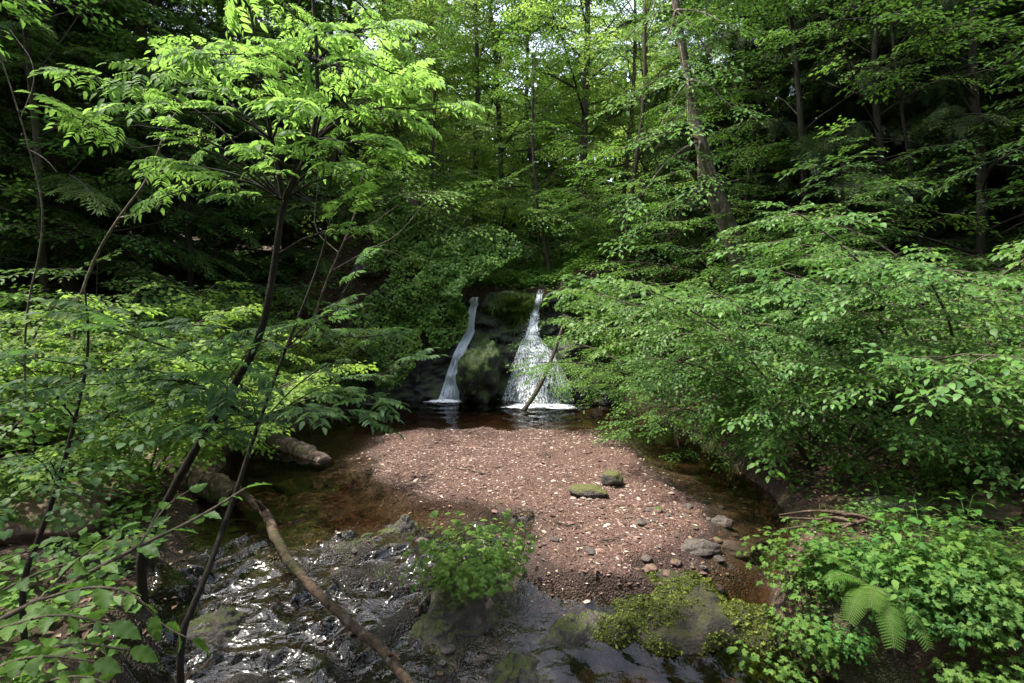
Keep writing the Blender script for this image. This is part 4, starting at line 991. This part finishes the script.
g = 'overhanging leafy shrubs on the right bank'
for k, (x, y, rz, s, lb) in enumerate([
    (4.1, 6.5, .3, (.95, .95, 1.08), 'large round leaved shrub arching over the dark right bank, nearest its left end'),
    (5.5, 6.2, 2.0, (.98, .98, 1.12), 'large round leaved shrub filling the middle of the right edge'),
    (4.9, 7.8, 4.1, (1.15, 1.15, 1.31), 'tall round leaved shrub behind the arching right bank shrub'),
    (6.9, 6.8, 1.0, 1.05, 'round leaved shrub cut off by the right edge of the view')]):
    put(ELM[k % 2], 'elm_shrub', lb, 'shrub', x, y, rz, s, g)
g = 'layered beech shrubs right of the falls'
for k, (x, y, rz, s, lb) in enumerate([
    (3.75, 8.8, .5, .66, 'layered beech shrub dipping its lowest sprays over the dark channel'),
    (3.5, 10.7, 2.2, .78, 'layered beech shrub with sprays hanging beside the right waterfall'),
    (3.7, 13.6, 4.0, .8, 'layered beech shrub on the cliff top right of the right waterfall'),
    (7.0, 10.8, 3.0, 1.0, 'tall layered beech shrub right of the leaning trunk foot'),
    (6.0, 13.2, 1.2, 1.1, 'layered beech shrub behind the leaning trunk')]):
    put(BEE[k % 3], 'beech_shrub', lb, 'shrub', x, y, rz, s, g)
g = 'maple shrubs on the left bank'
for k, (x, y, rz, s, lb) in enumerate([
    (-4.6, 6.3, .2, .9, 'sunlit maple shrub behind the sapling stems in the left middle'),
    (-5.4, 5.6, 1.9, .95, 'maple shrub with pale top leaves left of the sunlit maple'),
    (-5.3, 7.7, 3.3, 1.1, 'taller maple shrub behind the sunlit left bank shrubs'),
    (-6.6, 6.4, 5.0, 1.1, 'shaded maple shrub at the left edge behind the thin dark stem'),
    (-5.2, 9.2, 1.0, 1.0, 'maple shrub over the upper log on the left bank'),
    (-6.9, 8.9, 2.6, 1.25, 'maple shrub under the dark yews at left'),
    (-5.2, 10.9, 4.4, .95, 'maple shrub at the pool edge left of the ivy')]):
    put(MAP[k % 3], 'maple_shrub', lb, 'shrub', x, y, rz, s, g)
g = 'low hazel shrubs on the left bank'
for k, (x, y, rz, s, lb) in enumerate([
    (-5.5, 4.7, 4.0, .95, 'hazel shrub at the left edge above the reddish rocks')]):
    put(HAZ[k % 2], 'hazel_shrub', lb, 'shrub', x, y, rz, s, g)
# middle: small tree above the falls
MID = broadleaf(450, 5.6, .9, 2.2, 17, 'beech', 'bark', 'beech', (-.12, 0), .06, 1.25, False)
MIDD = broadleaf(451, 5.8, .4, 2.4, 18, 'elm', 'bark', 'beech', (.1, 0), .06, 1.5, False)
put(MID, 'maple_tree', 'small bright leaved tree on the cliff top between and above the falls', 'tree', 1.15, 14.4, 0, 1.05)
put(MID, 'maple_tree', 'small leafy tree left of the leaning trunk above the right fall', 'tree', 3.0, 14.2, 2.4, 1.15)
put(MID, 'maple_tree', 'small leafy tree behind the ivy bank left of the left fall', 'tree', -2.6, 15.6, 4.4, .95)

for k, (px, y, s, lb) in enumerate([(415, 16.5, 1.5, 'bright leafy tree whose crown fills the gap right of the sunlit sapling'), (475, 18.5, 1.75, 'bright leafy tree above the left waterfall in front of the taller trees'), (610, 18.0, 1.6, 'bright leafy tree right of the pale visible trunk'), (545, 21.5, 1.8, 'bright leafy tree under the sky gap above the falls')]):
    p = W(px, 300, y); put(MID, 'maple_tree', lb, 'tree', p[0], y, k * 1.9, s)
# ---- ivy hanging over the cliff left of the falls
def ivy(seed, cx, cz, rx, rz, n, size=.075):
    r = np.random.default_rng(seed); a = r.random(n) * 6.283; q = np.sqrt(r.random(n)); x = cx + np.cos(a) * q * rx * (1 + .3 * np.sin(3 * a + seed)); z = cz + np.sin(a) * q * rz * (1 + .3 * np.sin(2 * a + seed))
    off = .22 * fbm(np.c_[x * 1.6, z * 1.6], 3, seed) + .20
    zz = np.clip(z, 0, 2.6); y = cliff_y(x, zz) - off - .1 + .55 * np.clip(z - 2.6, 0, 9) - r.random(n) * .14
    P = np.stack([x, y, z], -1)
    mb = MB(); D = np.stack([r.normal(0, .5, n), -.5 - .4 * r.random(n), -.75 + r.normal(0, .35, n)], -1); Un = np.stack([r.normal(0, .45, n), -np.ones(n) * .6, np.ones(n) * .9], -1)
    org = np.array([cx, float(cliff_y(np.array([cx]), np.array([min(2.6, cz)]))[0]), cz])
    scatter(mb, P - org, D, Un, size * r.uniform(.6, 1.2, n), tpl_hi(.85, .06, .15, .3), 0)
    st = MB()
    for k in range(14):
        x0 = cx + r.uniform(-rx, rx) * .8; zt = cz + rz * .6; zs = np.linspace(zt, cz - rz * .7, 8); xx = x0 + np.cumsum(r.normal(0, .05, 8)); zc = np.clip(zs, 0, 2.6)
        st.tube(np.stack([xx, cliff_y(xx, zc) - .05 + .55 * np.clip(zs - 2.6, 0, 9), zs], -1) - org, .008, 4, 0)
    return org, [('stem', st.mesh('stem', M['twig'])), ('foliage', mb.mesh('foliage', M['ivy']))]
for sd, cx, cz, rx, rz, n, lb in [(501, -1.75, 2.5, .75, 1.0, 2600, 'bright ivy curtain directly left of the left waterfall top'), (502, -2.7, 1.9, .8, 1.25, 2600, 'dark ivy covering the cliff further left of the waterfalls'),
                                   (503, -1.1, 3.5, 1.1, .8, 2600, 'ivy spilling over the cliff top above the left waterfall'), (504, -2.6, 3.9, 1.1, 1.0, 2600, 'shaded ivy high on the bank left of the falls'),
                                   (505, 1.7, 2.5, .6, .6, 1300, 'ivy patch high on the cliff right of the right waterfall'), (506, 2.5, 1.8, .8, .9, 2000, 'ivy hanging down the cliff further right of the right waterfall')]:
    org, pr = ivy(sd, cx, cz, rx, rz, n); thing('ivy', lb, 'ivy', org, pr, group='ivy on the cliff')
# moss hanging from the lip between the falls
r = np.random.default_rng(510); n = 1800; x = r.normal(.12, .3, n); z = 2.6 - np.abs(r.normal(0, .38, n)); P = np.stack([x, cliff_y(x, z) - .03 - .05 * r.random(n), z], -1)
mb = MB(); scatter(mb, P, np.stack([r.normal(0, .25, n), -.35 + r.normal(0, .15, n), -np.ones(n)], -1), np.stack([r.normal(0, .3, n), -np.ones(n), r.normal(.4, .3, n)], -1), r.uniform(.05, .16, n), tpl_lo(.18, .02), 0)
tag(link('moss', mb.mesh('moss', M['mossbright'])), 'hanging green moss on the cliff lip between the two waterfalls', 'moss')

# ================================================================== HERBS AND FERN, RIGHT AND MIDDLE
HB = [herbs(520, .42, 46, 'herb', 'herb', TLO, 1.0), herbs(521, .42, 40, 'herb', 'nettle', tpl_hi(.6, .08, .2, .4), 1.2, .7), herbs(522, .45, 34, 'herb2', 'herb', TLO, 1.2, .6), herbs(523, .42, 60, 'herb', 'herb_fine', TLO, .9, .8)]
NE = [herbs(530 + k, .36, 50, 'herb', 'nettle', tpl_hi(.6, .08, .2, .4), .9) for k in range(2)]
p = G(474, 574, .0)
thing('wild_plant', 'bushy bright green plant growing on the slab in the middle of the stream', 'plant', (p[0], p[1], .0), herbs(540, .46, 66, 'wild', 'herb_fine', TLO, 1.0, 1.1), .5, (1.05, .85, .92))
g = 'leafy herbs along the right bank'
HBP = [(775, 575, .1, 'leafy herbs hanging over the water right of the mossy mound', 0, .8), (800, 545, .2, 'leafy herbs behind the left end of the bank herb bed', 1, .85), (840, 560, .2, 'leafy herbs above and left of the fern', 2, .9), (890, 545, .3, 'tall leafy herbs above the fern', 0, 1.0),
       (935, 555, .3, 'leafy herbs right of the fern', 1, 1.05), (985, 560, .35, 'leafy herbs right of the bank herbs middle', 2, 1.1), (1030, 575, .35, 'leafy herbs cut by the right edge above the corner', 0, 1.1), (960, 610, .1, 'leafy herbs drooping over the dark water near the corner', 1, 1.0),
       (1010, 630, .1, 'leafy herbs in the bottom right corner', 2, 1.0), (915, 600, .1, 'leafy herbs directly right of the fern fronds', 0, .85), (860, 525, .4, 'pale leafy herbs beside the bare roots', 1, .75), (975, 525, .45, 'leafy herbs below the grey flat slab', 2, .85), (810, 590, .0, 'low leafy herbs left of the fern over the water', 2, .7), (1050, 640, .0, 'leafy herbs at the lower right edge', 0, 1.0)]
HBP += [(905, 625, -.1, 'low herbs under the fern fronds at the water', 1, .8), (985, 640, .0, 'herbs hanging down the near bank in the bottom right corner', 3, .9), (840, 600, .0, 'small herbs left under the fern at the waterline', 0, .6), (945, 580, .2, 'herbs behind the fern at its right', 2, .9), (1000, 530, .4, 'pale herbs beside the far right red earth', 3, .8)]
for k, (px, py, z, lb, kd, s) in enumerate(HBP):
    p = G(px, py + 28, z); thing('herb_clump', lb, 'plant', (p[0], p[1], gz(p[0], p[1])), HB[(kd + k) % 4], k * 1.3, (s * .8, s * .8, s * (.66 + .1 * (k * 7 % 5))), g)
for k, (px, py, z, lb, s) in enumerate([(1010, 470, .6, 'nettles at the right edge under the overhanging shrub', 1.1), (950, 465, .6, 'nettles below the right shrub beside the pale slab', .9), (1000, 425, .8, 'dark nettles under the right shrub near the right edge', 1.2), (880, 505, .5, 'bright nettles beside the pale flat slab', .75)]):
    p = G(px, py, z); put(NE[k % 2], 'nettle_clump', lb, 'plant', p[0], p[1], k, s, 'nettles on the right bank')
GT = [grass_tuft(550, 70, .34), grass_tuft(551, 50, .26)]
for k, (px, py, z, lb, s) in enumerate([(828, 508, .45, 'grass tuft on the dirt left of the pale slab', 1.0), (845, 498, .45, 'grass tuft beside the tuft left of the pale slab', .9), (800, 515, .3, 'small grass tuft above the right waterline stones', .8), (935, 485, .55, 'dark grass tuft right of the pale slab', 1.2), (245, 470, .2, 'grass tuft between the two left logs', .8), (60, 560, .5, 'grass tuft below the reddish left rocks', 1.0), (215, 505, .2, 'grass tuft under the lower left log', .8)]):
    p = G(px, py, z); o = link('grass_tuft', GT[k % 2]); o.location = at(p[0], p[1]); o.rotation_euler = (0, 0, k * 1.7); o.scale = (s, s, s); tag(o, lb, 'grass tuft', 'grass tufts on the banks')
r = np.random.default_rng(560); p = G(876, 598, .30); p[2] = max(gz(p[0], p[1]) + .12, .34)
fr = [('frond', fern_frond(r, d, L, c)) for d, L, c in [((-.9, -.55, .75), .48, .75), ((-.35, -.9, .65), .50, .85), ((-.9, .1, .9), .48, .55), ((.25, -.95, .6), .44, .9), ((.8, -.5, .8), .44, .7), ((-.6, -.7, 1.1), .50, .7), ((.5, .5, 1.0), .5, .5), ((-.6, .6, 1.0), .55, .5)]]
thing('fern', 'green fern with toothed fronds spreading over the dark water at bottom right', 'fern', p, fr)
# green ground cover on both slopes
r = np.random.default_rng(570); P = []; D = []; U = []; S = []
n = 9000; x = np.concatenate([r.uniform(-13, -2.6, n), r.uniform(2.2, 13, n)]); y = np.concatenate([r.uniform(2.5, 24, n), r.uniform(3, 24, n)])
x2 = r.uniform(-5, 5, n); y2 = r.uniform(13.6, 26, n); x = np.r_[x, x2, r.uniform(-7, -2.4, 2500), r.uniform(-2.2, 5.5, 2600)]; y = np.r_[y, y2, r.uniform(11, 16, 2500), r.uniform(12.9, 15.5, 2600)]
ok = ((x < np.interp(y, *LX) - .5) | (x > np.interp(y, *RX) + .5) | (y > 13.4)) & ((fbm(np.c_[x * .6, y * .6], 3, 571) + .012 * y > .12) | (y > 12.8)); ok &= ~((x > 2) & (x < 4.6) & (y > 4.2) & (y < 8) & (r.random(len(x)) < .8))
x, y = x[ok], y[ok]; g0 = ground(x, y); m = 9
X9 = (x[:, None] + r.normal(0, .10, (len(x), m))).ravel(); Y9 = (y[:, None] + r.normal(0, .10, (len(x), m))).ravel(); Z9 = (g0[:, None] + r.uniform(.03, .25, (len(x), m))).ravel(); n = len(X9)
mb = MB(); scatter(mb, np.stack([X9, Y9, Z9], -1), np.stack([r.normal(0, 1, n), r.normal(-.3, 1, n), r.normal(-.1, .25, n)], -1), np.stack([r.normal(0, .35, n), r.normal(-.2, .35, n), np.ones(n)], -1), r.uniform(.05, .12, n), tpl_lo(.75, .08), 0)
tag(link('undergrowth', mb.mesh('undergrowth', M['ivy'])), kind='stuff')
# fallen leaves and twigs on the earth
n = 5200; x = np.r_[r.uniform(-7, -2.7, n), r.uniform(2.2, 7, n)]; y = r.uniform(2.6, 11, 2 * n); ok = (x < np.interp(y, *LX) - .1) | (x > np.interp(y, *RX) + .1); x, y = x[ok], y[ok]; n = len(x)
mb = MB(); scatter(mb, np.stack([x, y, ground(x, y) + .012], -1), np.stack([r.normal(0, 1, n), r.normal(0, 1, n), r.normal(0, .12, n)], -1), np.stack([r.normal(0, .25, n), r.normal(0, .25, n), np.ones(n)], -1), r.uniform(.03, .075, n), tpl_lo(.55, .12), 0)
n = 2600; x = r.uniform(-2.4, 2.2, n); y = r.uniform(4.2, 9.8, n); b_, s_ = masks(x, y); k = (b_ > .35) & (fbm(np.c_[x, y], 3, 577) > -.25); x, y = x[k], y[k]; n = len(x)
scatter(mb, np.stack([x, y, ground(x, y) + .018], -1), np.stack([r.normal(0, 1, n), r.normal(0, 1, n), r.normal(0, .15, n)], -1), np.stack([r.normal(0, .3, n), r.normal(0, .3, n), np.ones(n)], -1), r.uniform(.02, .055, n), tpl_lo(.5, .15), 0)
t = NT('dry_leaf'); g_ = t.n('NewGeometry'); c = t.ramp(g_.outputs['Random Per Island'], [(0, (.05, .03, .018)), (.4, (.11, .06, .035)), (.75, (.17, .10, .06)), (1, (.34, .27, .19))])
pb = t.n('BsdfPrincipled', {'Base Color': c, 'Roughness': .7}); t.l(pb.outputs[0], t.out.inputs[0]); M['dry'] = t.m
tag(link('leaf_litter', mb.mesh('leaf_litter', M['dry'])), kind='stuff')

# ================================================================== TREES
LIME = [broadleaf(600 + k, 18, 1.6, 4.4, 44, 'lime', 'bark', 'canopy', ((-.05, .03, 0)[k], 0), .15, 1.1) for k in range(3)]
CON = [conifer(620 + k, 19, 4.0, .6, 110, 'conifer', .22, 'needle', .62) for k in range(3)]
YEW = [conifer(630 + k, 13, 3.6, .3, 70, 'yew', .2, 'yew', 1.25, 'bark') for k in range(2)]
g = 'leafy trees behind the falls'
for k, (px, y, rz, s, lb) in enumerate([
    (372, 19, .3, 1.0, 'leafy tree behind the right side of the sunlit sapling'), (440, 24, 1.5, 1.05, 'pale leafy tree left of the sky gap above the falls'), (505, 20, 2.9, .9, 'leafy tree straight above the left waterfall'),
    (582, 17.5, 4.2, .95, 'leafy tree with a pale visible trunk above the right waterfall'), (640, 23, .9, 1.1, 'leafy tree right of the sky gap behind the leaning trunk'), 
    (300, 25, 2.1, 1.15, 'far leafy tree behind the sunlit sapling top'), (405, 32, 3.5, 1.2, 'farthest leafy tree at the left of the sky gap'), (690, 31, .2, 1.2, 'far leafy tree seen between the dark conifer trunks')]):
    p = W(px, 300, y); put(LIME[k % 3], 'broadleaf_tree', lb, 'tree', p[0], y, rz, s, g)
g = 'dark conifers on the right slope'
for k, (px, y, rz, s, lb) in enumerate([
    (735, 15.5, .1, 1.0, 'dark conifer just right of the leaning trunk'), (795, 13.2, 1.2, 1.0, 'dark conifer above the left end of the right bank shrub'), (860, 11.8, 2.3, .95, 'dark conifer above the middle of the right bank shrub'),
    (935, 12.3, 3.3, 1.0, 'dark conifer above the right end of the right bank shrub'), (1015, 12.0, 4.1, .95, 'dark conifer at the right edge'), (1130, 10.5, 5.5, 1.0, 'dark conifer reaching in from beyond the right edge'),
    (850, 18, 5.9, 1.1, 'second row conifer behind the right slope middle'), (950, 16, .8, 1.1, 'second row conifer behind the right slope end'), (770, 20, 1.9, 1.1, 'second row conifer between the leaning trunk and right slope'), (1040, 14, 2.7, 1.1, 'second row conifer at the right edge')]):
    p = W(px, 300, y); put(CON[k % 3], 'conifer_tree', lb, 'tree', p[0], y, rz, s, g)
g = 'dark evergreens on the left slope'
for k, (px, y, rz, s, kd, lb) in enumerate([
    (-40, 10.0, .4, 1.0, 1, 'green yew with drooping bright sprays at the top left corner'), (70, 10.5, 1.4, 1.0, 1, 'dark yew behind the bare grey twig at left'), (160, 12.5, 2.6, 1.05, 1, 'dark yew behind the pale bare branch'),
    (228, 16, .2, 1.0, 0, 'tall conifer with visible brown trunk left of the sunlit sapling'), (100, 16, 3.7, 1.1, 0, 'second row conifer at upper left'), (20, 13, 4.9, 1.05, 0, 'second row conifer at the left edge'), (290, 15, 5.3, .9, 1, 'dark yew behind the sunlit sapling stem'),
    (340, 17.5, 1.0, .8, 1, 'dark yew behind the thin pale bare stems'), (-110, 13, 2.0, 1.0, 0, 'conifer beyond the left edge of the view')]):
    p = W(px, 300, y); put(YEW[k % 2] if kd else CON[k % 3], 'yew_tree' if kd else 'conifer_tree', lb, 'tree', p[0], y, rz, s, g)
for k, (px, y, s_, lb) in enumerate([(40, 9.6, 1.15, 'leafy small tree in front of the dark yews at the left edge'), (130, 11.5, 1.3, 'leafy small tree between the yews behind the pale left branch'), (215, 13.5, 1.4, 'leafy small tree under the tall conifer left of the sapling'), (320, 14.8, 1.2, 'leafy small tree behind the thin pale bare stems')]):
    p = W(px, 300, y); put(MIDD, 'beech_tree', lb, 'tree', p[0], y, k * 2.3, s_)
OVT = broadleaf(455, 8.5, 3.7, 2.7, 24, 'hazel', 'bark', 'beech', (.05, 0), .09, 1.35)
put(OVT, 'broadleaf_tree', 'leafy tree whose branches overhang from the top left corner', 'tree', -5.2, 3.5, 0, .95)
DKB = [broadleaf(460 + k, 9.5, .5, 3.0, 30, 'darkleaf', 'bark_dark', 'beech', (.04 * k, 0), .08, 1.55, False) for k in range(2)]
g = 'shaded broadleaf trees on both slopes'
for k, (px, y, s_, lb) in enumerate([(800, 10.8, 1.0, 'shaded leafy tree just right of the leaning trunk, in front of the conifers'), (885, 9.8, 1.0, 'shaded leafy tree above the middle of the right bank shrubs'), (975, 9.2, 1.05, 'shaded leafy tree above the right end of the right bank shrubs'),
    (1060, 8.6, 1.0, 'shaded leafy tree at the top right corner'), (745, 14.0, 1.1, 'shaded leafy tree behind the leaning trunk'), (55, 11.0, 1.0, 'shaded leafy tree at upper left behind the crooked grey twig'), (190, 11.2, 1.0, 'shaded leafy tree at upper left behind the sunlit sapling arm'), (130, 14, 1.2, 'shaded leafy tree behind the others at upper left')]):
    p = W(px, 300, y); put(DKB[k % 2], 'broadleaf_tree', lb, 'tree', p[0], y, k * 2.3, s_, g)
g = 'dark understory shrubs on the slopes'
for k, (px, y, rz, s, lb) in enumerate([(430, 15.5, 0, 1.3, 'shaded bush in the dark gap above the left waterfall ivy'), (500, 16.5, 1, 1.5, 'shaded bush at the foot of the trees above the falls'), (560, 17, 2, 1.4, 'shaded bush behind the small bright tree'), (640, 16.5, 3, 1.4, 'shaded bush left of the leaning trunk foot'),
    (350, 14, 4, 1.4, 'shaded bush behind the thin pale bare stems'), (260, 12.5, 5, 1.3, 'shaded bush behind the sunlit sapling lower stem'), (180, 11, 6, 1.3, 'shaded bush behind the pale left branch foot'), (100, 9.5, 1.5, 1.2, 'shaded bush behind the left maple shrubs'), (20, 8.8, 2.5, 1.2, 'shaded bush at the left edge below the yews'),
    (760, 12, 3.5, 1.2, 'shaded bush under the conifers right of the leaning trunk'), (830, 10, 4.5, 1.1, 'shaded bush under the conifers above the right shrub'), (920, 9, 5.5, 1.1, 'shaded bush under the conifers near the right edge'), (1000, 8.2, .5, 1.1, 'shaded bush at the right edge under the conifers')]):
    p = W(px, 300, y); put(UND[k % 3], 'understory_shrub', lb, 'shrub', p[0], y, rz, s * 1.2, g)

# the leaning trunk right of the falls
L_ = [W(752, 312, 10.6), W(742, 268, 10.6), W(728, 225, 10.6), W(712, 185, 10.6), W(700, 140, 10.7), W(688, 80, 10.8), W(676, 10, 10.9), W(668, -80, 11)]
stems = [([to_ground(L_[0])] + L_, [.25, .22, .20, .185, .15, .11, .085, .07, .05]), ([L_[3], W(694, 175, 10.3), W(686, 158, 10.0)], [.09, .07, .03])]
br = [(L_[i], W(x, y, d), s, .03) for i, x, y, d, s in [(4, 620, 150, 9.6, .3), (4, 640, 190, 9.3, .2), (5, 640, 90, 9.8, .2), (5, 730, 110, 9.4, .2), (6, 710, 60, 9.5, .1), (6, 620, 40, 10, .2), (3, 640, 225, 9.5, .2), (5, 690, 120, 9.0, .1), (7, 700, -40, 10, 0), (7, 610, -20, 10, 0), (6, 670, 40, 9.4, .1), (4, 700, 175, 9.2, .1), (7, 760, -10, 10, .1), (6, 680, 70, 9.2, .1), (5, 660, 130, 9.3, .1), (6, 720, 20, 9.3, .1), (7, 690, -20, 9.5, .1), (7, 650, 10, 9.6, .1)]]
custom_tree('leaning_tree', 'tree with a pale mottled trunk leaning left above the right bank', 'tree', stems, br, 'beech', 'beech', TL, 'bark_pale', 1.5, .3, .3, 701, .5)

# far wood closing the valley beyond the single trees
r = np.random.default_rng(790); mb = MB(); n = 190000
x = r.uniform(-50, 50, n); y = 33 + 16 * r.random(n); zb = ground(x, y); z = zb - 1 + 13 * r.random(n) ** 1.2
k = (fbm(np.c_[x * .35, y * .35, z * .35], 3, 801) > -.9 + .07 * (z - zb)); x, y, z = x[k], y[k], z[k]; n = len(x)
scatter(mb, np.stack([x, y, z], -1), r.normal(0, 1, (n, 3)) * [1, 1, .4], np.array([0, 0, 1.0]) + r.normal(0, .4, (n, 3)), r.uniform(.35, .8, n), tpl_lo(.6, .1), 0)
tag(link('distant_woodland', mb.mesh('distant_woodland', M['yew'])), kind='stuff')
K_ = [W(925, 300, 9.5), W(915, 200, 9.5), W(900, 100, 9.5), W(890, 20, 9.5), W(885, -60, 9.5)]
stems = [([to_ground(K_[0])] + K_, [.035, .03, .028, .024, .018, .01])]
br = [(K_[i], W(x, y, d), s_, .015) for i, x, y, d, s_ in [(1, 848, 128, 7.8, .2), (2, 925, 25, 8.0, .1), (2, 850, 65, 8.0, .1), (1, 1010, 150, 8.0, .2), (3, 790, 30, 9.0, .1), (2, 960, 75, 8.6, .1)]]
custom_tree('beech_sapling', 'slender beech with a few sunlit sprays in front of the dark right conifers', 'tree', stems, br, 'beech', 'beech', TL, 'bark_dark', 1.1, .6, .3, 702, .6)
# unseen wood behind the viewpoint, added to hold back sky light
r = np.random.default_rng(800); mb = MB(); n = 26000
x = r.uniform(-26, 26, n); y = -8 - 14 * r.random(n) - .0 * x; zb = ground(x, y); z = zb + 15 * r.random(n) ** .8
k = fbm(np.c_[x * .3, y * .3, z * .3], 3, 801) > -.1; x, y, z = x[k], y[k], z[k]; n = len(x)
scatter(mb, np.stack([x, y, z], -1), r.normal(0, 1, (n, 3)) * [1, 1, .4], np.array([0, 0, 1.0]) + r.normal(0, .4, (n, 3)), r.uniform(.5, 1.1, n), tpl_lo(.6, .1), 0)
tag(link('unseen_woodland', mb.mesh('unseen_woodland', M['conifer'])), kind='stuff')

# ================================================================== LIGHT, SKY, CAMERA
SUN = np.array([-.43, .03, .90]); SUN /= np.linalg.norm(SUN)
w = bpy.data.worlds.new('World'); SC.world = w; w.use_nodes = True; nt = w.node_tree; nt.nodes.clear()
sky = nt.nodes.new('ShaderNodeTexSky'); sky.sky_type = 'NISHITA'; sky.sun_disc = False; sky.sun_elevation = math.asin(SUN[2]); sky.sun_rotation = math.atan2(SUN[0], SUN[1]); sky.dust_density = 2.0
bg = nt.nodes.new('ShaderNodeBackground'); bg.inputs[1].default_value = .15; wo = nt.nodes.new('ShaderNodeOutputWorld')
hs = nt.nodes.new('ShaderNodeHueSaturation'); hs.inputs['Saturation'].default_value = .55; nt.links.new(sky.outputs[0], hs.inputs['Color']); nt.links.new(hs.outputs[0], bg.inputs[0]); nt.links.new(bg.outputs[0], wo.inputs[0])
ld = bpy.data.lights.new('sun', 'SUN'); ld.energy = 3.0; ld.angle = R(2); ld.color = (1, .95, .86)
lo = bpy.data.objects.new('sun', ld); COL.objects.link(lo); lo.rotation_euler = Vector(SUN).to_track_quat('Z', 'Y').to_euler()
cd = bpy.data.cameras.new('camera'); cd.lens = 18; cd.sensor_width = 36; cd.clip_end = 3000; cd.clip_start = .05
co = bpy.data.objects.new('camera', cd); COL.objects.link(co); co.location = (0, 0, CAM_H); co.rotation_euler = (math.pi / 2 - PITCH, 0, 0); SC.camera = co
SC.view_settings.view_transform = 'Standard'; SC.view_settings.look = 'None'; SC.view_settings.exposure = 2.15; SC.view_settings.gamma = 1.0
c = SC.cycles if hasattr(SC, 'cycles') else None
if c:
    c.max_bounces = 6; c.diffuse_bounces = 3; c.glossy_bounces = 2; c.transmission_bounces = 4; c.transparent_max_bounces = 12; c.caustics_reflective = False; c.caustics_refractive = False; c.sample_clamp_indirect = 6
